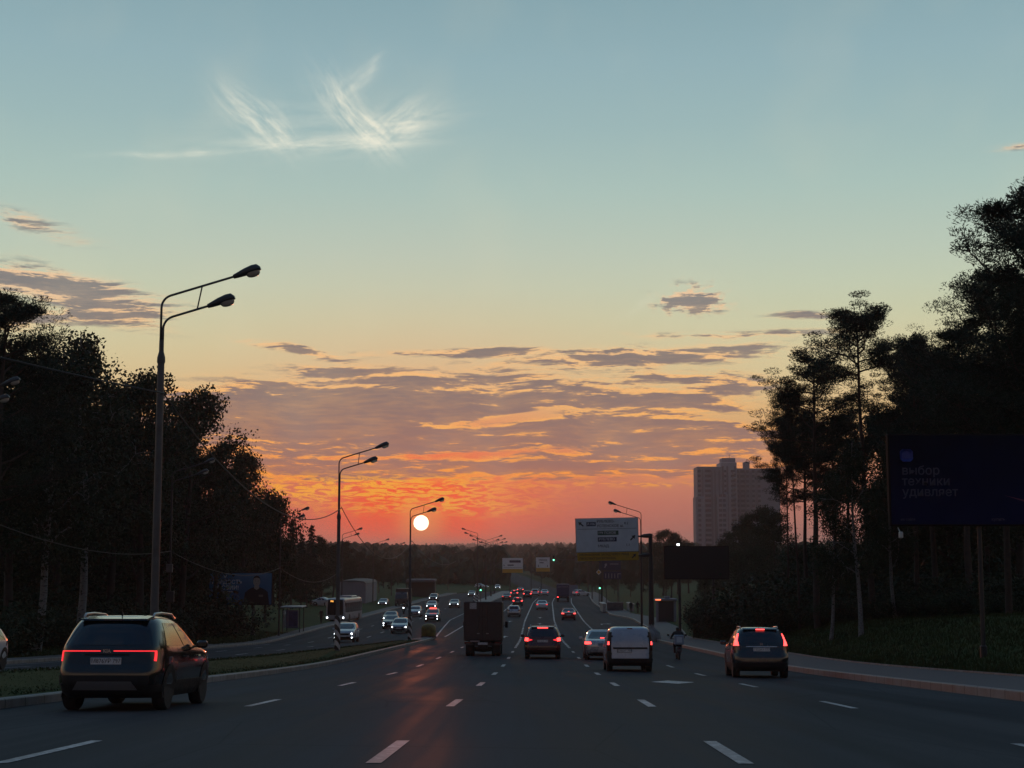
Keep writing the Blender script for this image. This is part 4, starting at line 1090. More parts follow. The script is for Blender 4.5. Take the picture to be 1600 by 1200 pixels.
# rider on a delivery scooter
sc_p = rp(at(1063, 1030, 74).x - Xc(75), 75)
t = empty('scooter', sc_p, heading(75), 'delivery scooter with a pale blue cargo box near the right kerb', 'scooter')
t.rotation_euler = (slope(75), 0, heading(75))
mb = MB(); mb.lathe([(.12, -.05), (.22, -.05), (.24, 0), (.22, .05), (.12, .05)], 20, axis='x', c=(0, -.5, .24)); mb.build('rear_wheel', M_TYRE, t, 40)
mb = MB(); mb.lathe([(.12, -.05), (.22, -.05), (.24, 0), (.22, .05), (.12, .05)], 20, axis='x', c=(0, .68, .24)); mb.build('front_wheel', M_TYRE, t, 40)
mb = MB(); mb.bevel_box((0, -.4, .5), (.26, .6, .3), .06); mb.bevel_box((0, .1, .28), (.28, .6, .08), .02); mb.bevel_box((0, .45, .6), (.36, .06, .6), .025); mb.build('body', mat('scooter_body', (.05, .06, .08), .35), t, 40)
mb = MB(); mb.bevel_box((0, -.3, .72), (.28, .6, .1), .04); mb.build('seat', M_PLAST, t, 40)
mb = MB(); mb.tube([(0, .68, .24), (0, .5, .95)], .025, 8); mb.tube([(-.33, .40, 1.02), (0, .48, 1.0), (.33, .40, 1.02)], .016, 8); mb.build('handlebar', M_PLAST, t, True)
for sg in (-1, 1):
    mb = MB(); mb.tube([(sg * .3, .42, 1.02), (sg * .42, .44, 1.16)], .008, 6); mb.bevel_box((sg * .44, .44, 1.2), (.12, .03, .09), .012); mb.build('mirror', M_PLAST, t)
mb = MB(); mb.bevel_box((0, -.62, .98), (.46, .42, .48), .03); cb = mb.build('cargo_box', mat('cargo_box_blue', (.17, .24, .32), .5, var=.15, vscale=6), t, 40)
mb = MB(); mb.bevel_box((0, -.835, .98), (.26, .008, .26), .003); mb.build('emblem_panel', mat('cargo_emblem', (.34, .44, .52), .5), cb)
mb = MB(); mb.bevel_box((0, -.83, .56), (.12, .04, .06), .012); mb.build('tail_light', M_TAIL_OFF, t)
RJ = dict(pelvis=(0, -.22, .86), belly=(0, -.17, 1.03), chest=(0, -.08, 1.26), neck=(0, -.04, 1.40), head=(0, 0, 1.50), crown=(0, 0, 1.60), sh_l=(-.2, -.08, 1.31), sh_r=(.2, -.08, 1.31), el_l=(-.32, .10, 1.08), el_r=(.32, .10, 1.08),
          wr_l=(-.33, .33, 1.04), wr_r=(.33, .33, 1.04), hand_l=(-.32, .39, 1.04), hand_r=(.32, .39, 1.04), fg_l=(-.28, .44, 1.02), fg_r=(.28, .44, 1.02), hip_l=(-.11, -.2, .82), hip_r=(.11, -.2, .82), kn_l=(-.17, .22, .74), kn_r=(.17, .22, .74),
          an_l=(-.15, .12, .38), an_r=(.15, .12, .38), toe_l=(-.15, .30, .34), toe_r=(.15, .30, .34))
rr = dict(RAD); rr['head'] = (.12, .13); rr['crown'] = (.09, .10)
pr = person('scooter rider in a black jacket and dark helmet seen from behind', RJ, EDG, rr, sc_p, heading(75)); pr.rotation_euler = (slope(75), 0, heading(75))
# motorcyclist among the oncoming cars
mp = rp(at(631, 953, 222).x - Xc(222), 222)
t = empty('motorcycle', mp, heading(222) + math.pi, 'small oncoming motorcycle with one white headlight', 'motorcycle')
for yy in (-.65, .68):
    mb = MB(); mb.lathe([(.18, -.05), (.29, -.05), (.31, 0), (.29, .05), (.18, .05)], 18, axis='x', c=(0, yy, .31)); mb.build('wheel', M_TYRE, t, 40)
mb = MB(); mb.bevel_box((0, 0, .62), (.3, .9, .35), .08); mb.bevel_box((0, -.4, .8), (.24, .6, .12), .04); mb.tube([(0, .68, .31), (0, .45, .98)], .03, 8); mb.tube([(-.36, .3, 1.05), (.36, .3, 1.05)], .018, 8); mb.build('body', P_DGREY, t, 40)
mb = MB(); mb.lathe([(.03, -.03), (.09, 0), (.08, .03), (.02, .05)], 14, axis='y', c=(0, .62, .92)); mb.build('headlight', M_HEAD, t, True)
RM = {k: (v[0], v[1], v[2] + .04) for k, v in RJ.items()}
person('motorcycle rider in dark clothes with helmet', RM, EDG, rr, mp, heading(222) + math.pi)

# ================================================================== trees
M_LEAF = mat('leaf_green', (0.020, 0.036, 0.018), 0.7, spec=0.2, var=0.45, vscale=0.9)
M_NEEDLE = mat('pine_needle', (0.013, 0.028, 0.018), 0.7, spec=0.2, var=0.4, vscale=0.9)
M_BARK = mat('bark_brown', (0.032, 0.026, 0.022), 0.9, var=0.4, vscale=4, bump=0.8, bscale=14)
M_PINEBARK = mat('pine_bark', (0.040, 0.029, 0.023), 0.9, var=0.4, vscale=4, bump=0.8, bscale=14)
def birch_mat():
    m = mat('birch_bark', (0.42, 0.41, 0.39), 0.8); nt = m.node_tree; b = nt.nodes['Principled BSDF']
    tc = nt.nodes.new('ShaderNodeTexCoord'); mp = nt.nodes.new('ShaderNodeMapping'); nt.links.new(tc.outputs['Object'], mp.inputs[0]); mp.inputs['Scale'].default_value = (3, 3, 9)
    n = noise(mp.outputs[0], 1.4, 4, 0.65, nt, dims='3D')
    nt.links.new(mixc(n.ss(0.54, 0.62), (0.15, 0.15, 0.15, 1), (0.03, 0.028, 0.026, 1), nt), b.inputs['Base Color']); return m
M_BIRCH = birch_mat()

def leaf_mesh(name, C, rng, size, aspect, m, tilt=1.0, axis=None):
    """C: (n,3) leaf centres; every leaf a folded rhombus of two triangles"""
    n = len(C)
    a = rng.normal(size=(n, 3)) if axis is None else axis + rng.normal(size=(n, 3)) * tilt
    a /= np.linalg.norm(a, axis=1, keepdims=True) + 1e-9
    b = np.cross(a, rng.normal(size=(n, 3))); b /= np.linalg.norm(b, axis=1, keepdims=True) + 1e-9
    nrm = np.cross(a, b)
    L = size * rng.uniform(.6, 1.35, (n, 1)); W = L * aspect
    V = np.empty((n, 4, 3)); V[:, 0] = C - a * L * .5; V[:, 1] = C + b * W * .5 + nrm * W * .15; V[:, 2] = C + a * L * .5; V[:, 3] = C - b * W * .5 + nrm * W * .15
    F = np.arange(n * 4).reshape(n, 4)
    me = bpy.data.meshes.new(name)
    me.vertices.add(n * 4); me.vertices.foreach_set('co', V.reshape(-1))
    me.loops.add(n * 4); me.loops.foreach_set('vertex_index', F.reshape(-1).astype(np.int32))
    me.polygons.add(n); me.polygons.foreach_set('loop_start', np.arange(0, n * 4, 4, dtype=np.int32)); me.polygons.foreach_set('loop_total', np.full(n, 4, np.int32))
    me.materials.append(m); me.update(calc_edges=True); return me

def limb(mb, p, d, length, r, rng, bend=.25, n=5, up=.15):
    pts = [p.copy()]; d = d.normalized()
    for i in range(n):
        d = (d + Vector(rng.normal(size=3)) * bend * .5 + Vector((0, 0, up))).normalized(); pts.append(pts[-1] + d * length / n)
    mb.tube(pts, [r * (1 - .8 * i / n) for i in range(n + 1)], 6, cap=False)
    return pts, d

def broadleaf(seed, H=18.0, spread=4.2, base=.22, birch=False, leaves=15000, open_=1.0):
    rng = np.random.default_rng(seed); mb = MB(); tips = []
    lean = Vector((rng.normal() * .05, rng.normal() * .05, 1)); p = Vector((0, 0, -.4)); pts = [p.copy()]
    N = 10
    for i in range(N):
        lean = (lean + Vector((rng.normal() * .05, rng.normal() * .05, .25))).normalized(); pts.append(pts[-1] + lean * (H * .93 + .4) / N)
    r0 = .013 * H if birch else .017 * H
    mb.tube(pts, [r0 * (1.25 if i == 0 else 1) * (1 - .9 * i / N) + .012 for i in range(N + 1)], 9)
    def tp(t):
        k = t * N; i = min(N - 1, int(k)); return pts[i].lerp(pts[i + 1], k - i)
    nl = 16
    for k in range(nl):
        t = base + (0.97 - base) * ((k + rng.uniform(0, .8)) / nl); a = k * 2.4 + rng.uniform(-.4, .4)
        prof = math.sin(math.pi * min(1, .18 + .82 * (t - base) / (1 - base)) ** .8) * .85 + .22
        ln = spread * prof * rng.uniform(.75, 1.15)
        d = Vector((math.cos(a), math.sin(a), (.35 if not birch else .7) + t * .5))
        q, dd = limb(mb, tp(t), d, ln, r0 * .38 * (1.1 - t), rng, .35, 5, .10 if not birch else -.02)
        for j in (2, 3, 4, 5):
            for _ in range(2):
                d2 = (dd + Vector(rng.normal(size=3)) * .9); s, _d = limb(mb, q[j], d2, ln * .35, r0 * .10, rng, .5, 3, .05 if not birch else -.25); tips.append(s[-1]); tips.append(s[2])
    tips.append(pts[-1]); tips.append(pts[-2])
    T = np.array([tuple(t) for t in tips]); w = rng.uniform(.3, 1.3, len(T)); w /= w.sum()
    idx = rng.choice(len(T), leaves, p=w); rad = rng.uniform(.35, .8, len(T))[idx][:, None] * open_
    G = rng.normal(size=(leaves, 3)); G *= np.minimum(1, 1.5 / (np.linalg.norm(G, axis=1, keepdims=True) + 1e-6)); C = T[idx] + G * rad * 1.15 * np.array([1, 1, .75])
    if birch: C[:, 2] -= np.abs(rng.normal(size=leaves)) * .7
    return mb.mesh('trunk', M_BIRCH if birch else M_BARK, 50), leaf_mesh('crown', C, rng, .24 if not birch else .21, .62, M_LEAF)

def pine(seed, H=20.0, bare=.58, spread=3.6, tufts=44000, flat=.42, tr=1.0, nl=22):
    rng = np.random.default_rng(seed); mb = MB(); p = Vector((0, 0, -.4)); pts = [p]; lean = Vector((rng.normal() * .03, rng.normal() * .03, 1)); N = 12
    for i in range(N):
        lean = (lean + Vector((rng.normal() * .035, rng.normal() * .035, .3))).normalized(); pts.append(pts[-1] + lean * (H * .97 + .4) / N)
    r0 = .0125 * H; mb.tube(pts, [r0 * (1 - .82 * i / N) for i in range(N + 1)], 10)
    def tp(t):
        k = t * N; i = min(N - 1, int(k)); return pts[i].lerp(pts[i + 1], k - i)
    tips = []
    for k in range(nl):
        t = bare + (.985 - bare) * ((k + rng.uniform(0, .7)) / nl); a = k * 2.4 + rng.uniform(-.5, .5); u = (t - bare) / (1 - bare)
        ln = spread * (.55 + .75 * math.sin(math.pi * min(1, u * .8 + .2))) * (1 - .55 * u ** 2.5) * rng.uniform(.6, 1.2)
        q, dd = limb(mb, tp(t), Vector((math.cos(a), math.sin(a), .05 + .55 * u)), ln, r0 * .28, rng, .4, 5, .12)
        for j in (2, 3, 4, 5):
            for _ in range(2):
                s, _d = limb(mb, q[j], dd + Vector(rng.normal(size=3)) * .8, ln * .28, r0 * .07, rng, .5, 2, .15); tips.append(s[-1]); tips.append(q[j].lerp(s[-1], .4))
    for _ in range(4):   # dead stubs on the bare stem
        t = rng.uniform(.3, bare); a = rng.uniform(0, 6.28); limb(mb, tp(t), Vector((math.cos(a), math.sin(a), -.1)), rng.uniform(.5, 1.4), .03, rng, .3, 3, 0)
    tips += [pts[-1]] * 3
    T = np.array([tuple(t) for t in tips]); w = rng.uniform(.4, 1.2, len(T)); w /= w.sum(); idx = rng.choice(len(T), tufts, p=w)
    rad = rng.uniform(.24, .50, len(T))[idx][:, None] * tr
    D = rng.normal(size=(tufts, 3)); D *= np.minimum(1, 1.5 / (np.linalg.norm(D, axis=1, keepdims=True) + 1e-6)); D = D * np.array([1.15, 1.15, flat]); C = T[idx] + D * rad
    ax = D + np.array([0, 0, .5]); return mb.mesh('trunk', M_PINEBARK, 50), leaf_mesh('crown', C, rng, .19, .22, M_NEEDLE, .8, ax)

def spruce(seed, H=13.0, tufts=9000, spread=2.6):
    rng = np.random.default_rng(seed); mb = MB(); mb.tube([(0, 0, -.4), (0, 0, H * .5), (0, 0, H)], [.011 * H, .008 * H, .01], 8); C, A = [], []
    for k in range(60):
        t = .08 + .90 * (k / 60); a = k * 2.4; ln = spread * (1 - t) ** .85 * rng.uniform(.8, 1.15) + .12; d = Vector((math.cos(a), math.sin(a), -.25))
        p = Vector((0, 0, t * H)); mb.tube([p, p + d * ln * .6, p + Vector((d.x * ln, d.y * ln, -.12 * ln))], [.03, .02, .006], 5, cap=False)
        m = int(tufts / 60 * (1.5 - t)); u = rng.uniform(.12, 1, m) ** .7
        pts = np.array(p)[None] + np.array(d)[None] * (ln * u)[:, None] * np.array([1, 1, .8]) + rng.normal(size=(m, 3)) * np.array([.20, .20, .13]) * (1.05 - .4 * t)
        C.append(pts); A.append(np.repeat(np.array([[d.x, d.y, -.5]]), m, 0))
    C, A = np.concatenate(C), np.concatenate(A)
    return mb.mesh('trunk', M_BARK, 50), leaf_mesh('crown', C, rng, .34, .3, M_NEEDLE, .6, A)

def bush(seed, Rr=2.2, H=2.6, leaves=5200):
    rng = np.random.default_rng(seed); mb = MB(); T = []
    for k in range(16):
        a = rng.uniform(0, 6.28); q, d = limb(mb, Vector((rng.normal() * .25, rng.normal() * .25, -.1)), Vector((math.cos(a) * .8, math.sin(a) * .8, 1.0)), H * rng.uniform(.6, 1.05), .035, rng, .4, 5, .1)
        T += q[2:]
    T = np.array([tuple(t) for t in T]); T[:, :2] *= Rr / 1.4; idx = rng.integers(0, len(T), leaves)
    C = T[idx] + rng.normal(size=(leaves, 3)) * .33; C[:, 2] = np.abs(C[:, 2])
    return mb.mesh('stem', M_BARK), leaf_mesh('foliage', C, rng, .2, .6, M_LEAF)

KINDS = {'broad': [(broadleaf(s, 18, 4.4), 18.) for s in (1, 2, 3, 4)], 'birch': [(broadleaf(s, 18, 3.2, .3, True, 15000, .85), 18.) for s in (21, 22, 23)],
         'pine': [(pine(s), 20.) for s in (31, 32, 33)], 'umbrella': [(pine(43, 20, .80, 2.7, 26000, .42, 1.1, 15), 20.)], 'broadpine': [(pine(s, 18, .40, 3.8, 52000, .45, 1.05, 26), 18.) for s in (51, 52)],
         'spruce': [(spruce(61), 13.), (spruce(62, 13, 8000, 2.1), 13.)], 'bush': [(bush(s), 2.8) for s in (71, 72, 73)],
         'small': [(broadleaf(s, 9, 3.2, .15, False, 11000, .9), 9.) for s in (81, 82)]}
NAMES = {'broad': 'broadleaf_tree', 'birch': 'birch_tree', 'pine': 'pine_tree', 'umbrella': 'pine_tree', 'broadpine': 'pine_tree', 'spruce': 'spruce_tree', 'bush': 'bush', 'small': 'broadleaf_tree'}
TOPZ = {}
tree_rng = np.random.default_rng(5)
def tree(kind, px, top, Y, label, group=None, var=None, wide=1.0, rz=None):
    """a tree whose tip shows at (px, top) standing Y metres ahead on the ground"""
    X_ = at(px, top, Y).x; g = gp(X_, Y); hgt = max(1.0, at(px, top, Y).z - g.z)
    v = KINDS[kind]; (tm, cm), H0 = v[int(tree_rng.integers(len(v))) if var is None else var]
    o = empty(NAMES[kind], g, float(tree_rng.uniform(0, 6.28)) if rz is None else rz, label, 'bush' if kind == 'bush' else 'tree', group)
    if cm.name not in TOPZ:
        co = np.empty(len(cm.vertices) * 3); cm.vertices.foreach_get('co', co); TOPZ[cm.name] = float(np.percentile(co[2::3], 99.7))
    H0 = TOPZ[cm.name]
    s = hgt / H0; o.scale = (s * wide, s * wide, s)
    bushy = kind == 'bush'
    link(bpy.data.objects.new('stem' if bushy else 'trunk', tm), o); link(bpy.data.objects.new('foliage' if bushy else 'crown', cm), o)
    return o
# ---- left wood
GL = 'trees of the left wood'
tree('broadpine', 4, 455, 72, 'dark pine at the left picture edge rising above the wood', GL, 0)
tree('birch', 72, 548, 80, 'birch between the edge pine and the tallest birch', GL, 0)
tree('birch', 135, 520, 86, 'tall drooping birch, highest crown left of the big lamp post', GL, 1)
tree('broad', 228, 582, 104, 'broadleaf tree directly behind the big lamp post', GL, 0, .9)
tree('broad', 290, 612, 124, 'broadleaf tree just right of the big lamp post', GL, 1, .9)
tree('broad', 338, 690, 134, 'broadleaf tree whose crown overhangs the left side of the portrait billboard', GL, 2, .8)
tree('broad', 382, 705, 166, 'broadleaf tree behind the portrait billboard', GL, 3, .85)
tree('small', 418, 766, 172, 'thin ragged tree at the right end of the left wood', GL, 0, .7)
LBL = 'dark broadleaf tree in the dense wall of the left wood'
for px, top, Y in ((-40, 520, 76), (30, 560, 92), (100, 590, 100), (180, 600, 112), (10, 640, 110), (60, 620, 118), (150, 640, 120), (255, 660, 136), (205, 680, 132), (310, 700, 148), (110, 700, 130), (360, 745, 176), (400, 800, 190), (270, 720, 150), (345, 780, 190)):
    tree('broad', px, top, Y, LBL, GL)
for px, top, Y in ((15, 955, 78), (60, 950, 84), (110, 950, 88), (150, 955, 92), (205, 945, 100), (250, 950, 108), (300, 940, 122), (335, 935, 132), (-10, 940, 72), (180, 930, 108), (90, 920, 100), (40, 915, 96), (280, 915, 130), (240, 905, 126), (140, 900, 116)):
    tree('bush', px, top, Y, 'leafy undergrowth bush below the left wood', 'undergrowth of the left wood', wide=1.15)
for px, top, Y in ((-20, 700, 100), (20, 720, 126), (70, 730, 130), (120, 735, 140), (165, 740, 138), (215, 750, 146), (260, 770, 152), (300, 785, 158), (325, 800, 170), (45, 760, 110), (95, 770, 116), (140, 775, 124), (190, 790, 128)):
    tree('small', px, top, Y, 'low dense tree deep inside the left wood', GL, wide=1.15)
# ---- spruces and trees beyond the bus
tree('spruce', 457, 813, 236, 'pointed spruce with the highest tip beyond the left billboard', 'spruces beyond the bus stop', 0)
tree('spruce', 487, 822, 240, 'pointed spruce right of the tallest one', 'spruces beyond the bus stop', 1)
tree('spruce', 472, 835, 232, 'small spruce between the two pointed spruces', 'spruces beyond the bus stop', 1)
for px, top, Y in ((440, 845, 215), (505, 838, 262), (520, 852, 280), (430, 830, 225), (455, 870, 215), (480, 868, 225), (500, 880, 240)):
    tree('broad', px, top, Y, 'broadleaf tree massed around the spruces', 'trees beyond the bus stop')
for px, top, Y in ((538, 846, 330), (560, 862, 360), (580, 868, 400), (600, 872, 430), (548, 875, 300), (592, 880, 360), (622, 876, 470), (650, 872, 520), (680, 868, 560), (640, 888, 400), (668, 886, 440), (700, 874, 600), (612, 892, 340), (720, 880, 560), (738, 876, 640)):
    tree('broad', px, top, Y, 'distant tree in the row behind the oncoming traffic', 'trees behind the oncoming carriageway')
# ---- right wood
GR = 'trees of the right wood'
tree('umbrella', 1350, 468, 86, 'lone umbrella-topped pine with a bare trunk standing above the right wood', GR, 0, 1.0, 1.0)
tree('broadpine', 1602, 296, 60, 'tallest pine at the right picture edge', GR, 0, 1.0)
tree('broadpine', 1556, 420, 64, 'dense pine left of the tallest edge pine', GR, 1, .9)
tree('broadpine', 1660, 340, 60, 'pine beyond the right picture edge showing only its branches', GR, 1)
tree('pine', 1500, 500, 76, 'pine right above the dark blue billboard', GR, 2, 1.1)
tree('pine', 1420, 520, 84, 'pine close right of the umbrella-topped pine', GR, 0, .8)
tree('pine', 1268, 548, 92, 'round-crowned pine left of the umbrella-topped pine', GR, 1, 1.05)
tree('pine', 1300, 650, 98, 'pine between the round-crowned and umbrella-topped pines', GR, 1)
tree('pine', 1226, 640, 102, 'thin pine with a bare trunk at the left end of the right wood', GR, 2, .5)
tree('pine', 1242, 610, 96, 'second thin bare-trunked pine of the right wood', GR, 0, .5)
tree('birch', 1338, 690, 76, 'birch with a leaning white trunk by the grass bank', GR, 2, .9)
tree('birch', 1292, 740, 80, 'pale-trunked birch left of the leaning birch', GR, 0, .8)
tree('birch', 1392, 700, 82, 'slim birch right of the leaning birch', GR, 1, .8)
LBR = 'dark tree in the dense wall of the right wood'
for px, top, Y in ((1450, 540, 88), (1480, 560, 98), (1530, 560, 92), (1580, 540, 86), (1435, 600, 104), (1402, 640, 108), (1320, 640, 112), (1255, 640, 110), (1545, 640, 104), (1590, 620, 100), (1470, 650, 112), (1420, 690, 118), (1620, 500, 80)):
    tree('pine' if (px // 10) % 2 or px < 1400 else 'broad', px, top, Y, LBR, GR)
for px, top, Y in ((1105, 952, 122), (1128, 945, 118), (1152, 938, 114), (1178, 940, 110), (1205, 945, 104), (1120, 935, 134), (1160, 925, 130), (1192, 925, 120)):
    tree('bush', px, top, Y, 'rounded bush beside the pavement beyond the navy crossover', 'bushes beside the right pavement', wide=.9)
for px, top, Y in ((1225, 905, 108), (1260, 900, 104), (1300, 905, 100), (1345, 900, 98), (1390, 905, 92), (1430, 900, 90), (1475, 905, 84), (1520, 900, 80), (1560, 900, 76), (1600, 895, 72), (1250, 890, 120), (1320, 890, 116), (1400, 880, 110), (1480, 850, 102), (1560, 850, 92), (1240, 930, 98), (1280, 935, 94), (1322, 935, 90), (1365, 930, 86), (1410, 930, 82), (1455, 930, 76), (1500, 925, 72), (1550, 925, 68)):
    tree('bush', px, top, Y, 'leafy undergrowth bush below the right wood', 'undergrowth of the right wood', wide=1.2)
for px, top, Y in ((1192, 792, 190), (1166, 805, 210), (1140, 832, 220), (1212, 800, 170), (1185, 855, 160), (1155, 862, 170), (1112, 872, 200), (1098, 892, 180)):
    tree('broad', px, top, Y, 'dark broadleaf tree in front of the apartment tower', 'trees below the tower')
for px, top, Y in ((1035, 828, 320), (1058, 832, 330), (1075, 848, 340), (1018, 850, 350), (1048, 850, 300), (880, 858, 620), (900, 866, 560), (920, 862, 520), (945, 868, 460), (965, 872, 430), (985, 868, 400), (1005, 862, 380), (870, 880, 520), (892, 888, 460), (930, 890, 400), (960, 900, 360), (1040, 880, 280), (1015, 885, 300), (985, 895, 320)):
    tree('broad', px, top, Y, 'distant tree in the row behind the right-hand signs', 'trees behind the right-hand signs')

for px, top, Y in ((1240, 850, 130), (1285, 855, 132), (1330, 850, 130), (1375, 840, 126), (1425, 760, 120), (1465, 745, 116), (1510, 740, 112), (1555, 735, 106), (1600, 730, 102), (1262, 880, 118), (1310, 885, 114), (1360, 880, 110), (1445, 820, 104), (1530, 815, 96)):
    tree('small', px, top, Y, 'low dense tree deep inside the right wood', GR, wide=1.2)
# ---- forest on the far hillside, one mass
def forest(name, n, y0, y1, seed, hmin, hmax, label, xr=.42, exclude=None):
    rng = np.random.default_rng(seed); V, F = [], []
    for i in range(n):
        Y = float(rng.uniform(y0 ** .5, y1 ** .5) ** 2); X_ = float(rng.uniform(-xr, xr) * Y)
        if Y < 1300 and abs(X_ - Xc(min(Y, 1250))) < 11: continue
        if exclude and exclude(X_, Y): continue
        h = float(rng.uniform(hmin, hmax)); r = h * float(rng.uniform(.22, .40)); z = ground_z(X_, Y); b = len(V); k = 9
        for lv, (t, q) in enumerate(((0, .6), (.2, .9), (.38, 1.0), (.55, .9), (.72, .7), (.88, .4))):
            for a in range(k):
                w = 2 * math.pi * a / k + i; rr_ = r * q * float(rng.uniform(.4, 1.45)); V.append((X_ + rr_ * math.cos(w), Y + rr_ * math.sin(w), z + h * (t + float(rng.uniform(-.07, .09)))))
        V.append((X_, Y, z + h))
        for lv in range(5):
            for a in range(k): F.append((b + lv * k + a, b + lv * k + (a + 1) % k, b + (lv + 1) * k + (a + 1) % k, b + (lv + 1) * k + a))
        for a in range(k): F.append((b + 5 * k + a, b + 5 * k + (a + 1) % k, b + 6 * k))
    me = bpy.data.meshes.new(name); me.from_pydata(V, [], F); me.materials.append(M_LEAF)
    o = link(bpy.data.objects.new(name, me)); return stuff(o, label, 'forest')
forest('forest', 7000, 500, 3200, 3, 7, 14, 'far dark forest covering the hillside below the sun')
forest('forest', 3000, 3200, 7500, 4, 12, 20, 'hazy forest on the farthest ridge at the horizon')

# ---- grass blades on the near lawns
def blades(name, pts, rng, h, label):
    n = len(pts); P = np.array(pts); a = rng.uniform(0, 6.28, n); w = rng.uniform(.012, .03, n); hh = h * rng.uniform(.5, 1.4, n)
    V = np.empty((n, 3, 3)); dx, dy = np.cos(a) * w, np.sin(a) * w
    V[:, 0] = P + np.stack([dx, dy, np.zeros(n)], 1); V[:, 1] = P - np.stack([dx, dy, np.zeros(n)], 1); V[:, 2] = P + np.stack([rng.normal(size=n) * .04, rng.normal(size=n) * .04, hh], 1)
    me = bpy.data.meshes.new(name); me.vertices.add(n * 3); me.vertices.foreach_set('co', V.reshape(-1)); me.loops.add(n * 3); me.loops.foreach_set('vertex_index', np.arange(n * 3, dtype=np.int32))
    me.polygons.add(n); me.polygons.foreach_set('loop_start', np.arange(0, n * 3, 3, dtype=np.int32)); me.polygons.foreach_set('loop_total', np.full(n, 3, np.int32))
    me.materials.append(mat('grass_blade', (.030, .045, .014), .8, spec=.15, var=.4, vscale=.7)); me.update(calc_edges=True)
    return stuff(link(bpy.data.objects.new(name, me)), label, 'grass')
g_rng = np.random.default_rng(9); pts = []
for _ in range(26000):
    Y = float(g_rng.uniform(20, 116)); r_, l_ = med_r(Y) - .22, med_l(Y) + .22; o = float(g_rng.uniform(l_, r_)); pts.append(rp(o, Y, KH + .01))
blades('grass', pts, g_rng, .05, 'short grass on the median lawn beside the black crossover')
pts = []
for _ in range(46000):
    Y = float(g_rng.uniform(28, 110)); X_ = Xc(Y) + R_EDGE(Y) + 3.25 + float(abs(g_rng.normal()) * 4.0); pts.append(gp(X_, Y, -.01))
blades('grass', pts, g_rng, .14, 'unmown grass on the bank behind the right pavement')
pts = []
for _ in range(26000):
    Y = float(g_rng.uniform(45, 150)); X_ = Xc(Y) + L_EDGE(Y) - 1.3 - float(abs(g_rng.normal()) * 4.0); pts.append(gp(X_, Y, -.01))
blades('grass', pts, g_rng, .12, 'grass verge below the left wood')

# ================================================================== street furniture
M_POLE = mat('galvanised_pole', (0.085, 0.088, 0.092), 0.55, 0.3, var=0.25, vscale=2.0); M_POLED = mat('dark_pole', (0.03, 0.031, 0.034), 0.5, 0.2, var=0.2, vscale=2)
M_LHEAD = mat('lamp_head_grey', (0.035, 0.038, 0.042), 0.5); M_LENS = mat('lamp_lens', (0.75, 0.68, 0.58), 0.25, spec=0.6, trans=0.5)
M_CONC = mat('concrete', (0.26, 0.25, 0.24), 0.85, var=0.3, vscale=2.5, bump=0.3, bscale=20)
def stripe_mat():
    m = mat('hazard_stripes', (0.5, 0.5, 0.5), 0.5); nt = m.node_tree; b = nt.nodes['Principled BSDF']; tc = nt.nodes.new('ShaderNodeTexCoord')
    w = nt.nodes.new('ShaderNodeTexWave'); w.wave_type = 'BANDS'; w.bands_direction = 'DIAGONAL'; w.wave_profile = 'SIN'; w.inputs['Scale'].default_value = 1.15; nt.links.new(tc.outputs['Object'], w.inputs['Vector'])
    nt.links.new(mixc(X(w.outputs['Fac'], nt).ss(.47, .53), (.02, .02, .02, 1), (.48, .48, .48, 1), nt), b.inputs['Base Color']); return m
M_STRIPE = stripe_mat()
def head_mesh():
    mb = MB(); n = 12
    for (y, w, zt, zb) in ():
        pass
    rows = []
    for y, w, zt, zb in ((0, .05, .05, -.05), (.12, .075, .075, -.06), (.32, .12, .12, -.06), (.55, .155, .15, -.05), (.70, .15, .14, -.04), (.78, .09, .06, -.02)):
        ring = []
        for k in range(n):
            a = 2 * math.pi * k / n; c, s_ = math.cos(a), math.sin(a); ring.append((y, w * c, (zt if s_ > 0 else -zb) * s_))
        rows.append(ring)
    vs = [p for r in rows for p in r]; fs = [tuple(range(n)), tuple((len(rows) - 1) * n + k for k in range(n))]
    for i in range(len(rows) - 1):
        for k in range(n): fs.append((i * n + k, i * n + (k + 1) % n, (i + 1) * n + (k + 1) % n, (i + 1) * n + k))
    mb.add(vs, fs); a = mb.mesh('lamp_head', M_LHEAD, 50)
    mb = MB(); rows = []
    for z, q in ((-.03, 1.0), (-.08, .95), (-.12, .75), (-.14, .4)):
        rows.append([(.55 + .20 * q * math.cos(2 * math.pi * k / 14), .125 * q * math.sin(2 * math.pi * k / 14), z) for k in range(14)])
    vs = [p for r in rows for p in r]; fs = [tuple(range(14)), tuple(3 * 14 + k for k in range(14))]
    for i in range(3):
        for k in range(14): fs.append((i * 14 + k, i * 14 + (k + 1) % 14, (i + 1) * 14 + (k + 1) % 14, (i + 1) * 14 + k))
    mb.add(vs, fs); return a, mb.mesh('lens', M_LENS, 50)
HEAD, LENSM = head_mesh()
def arc_arm(reach, z0, z1, tilt, az, start=0.05, r=.035, bend=.35):
    """tube that rises from the pole and bends outward"""
    d = Vector((math.cos(az), math.sin(az), 0)); pts = [d * start + Vector((0, 0, z0))]
    for k in range(7):
        a = k / 6 * (math.pi / 2 - tilt); pts.append(d * (start + bend * (1 - math.cos(a))) + Vector((0, 0, z1 + bend * math.sin(a))))
    e = pts[-1]; L = (reach - (start + bend * (1 - math.cos(math.pi / 2 - tilt)))) / math.cos(tilt)
    pts.append(e + d * L * math.cos(tilt) + Vector((0, 0, L * math.sin(tilt)))); return pts
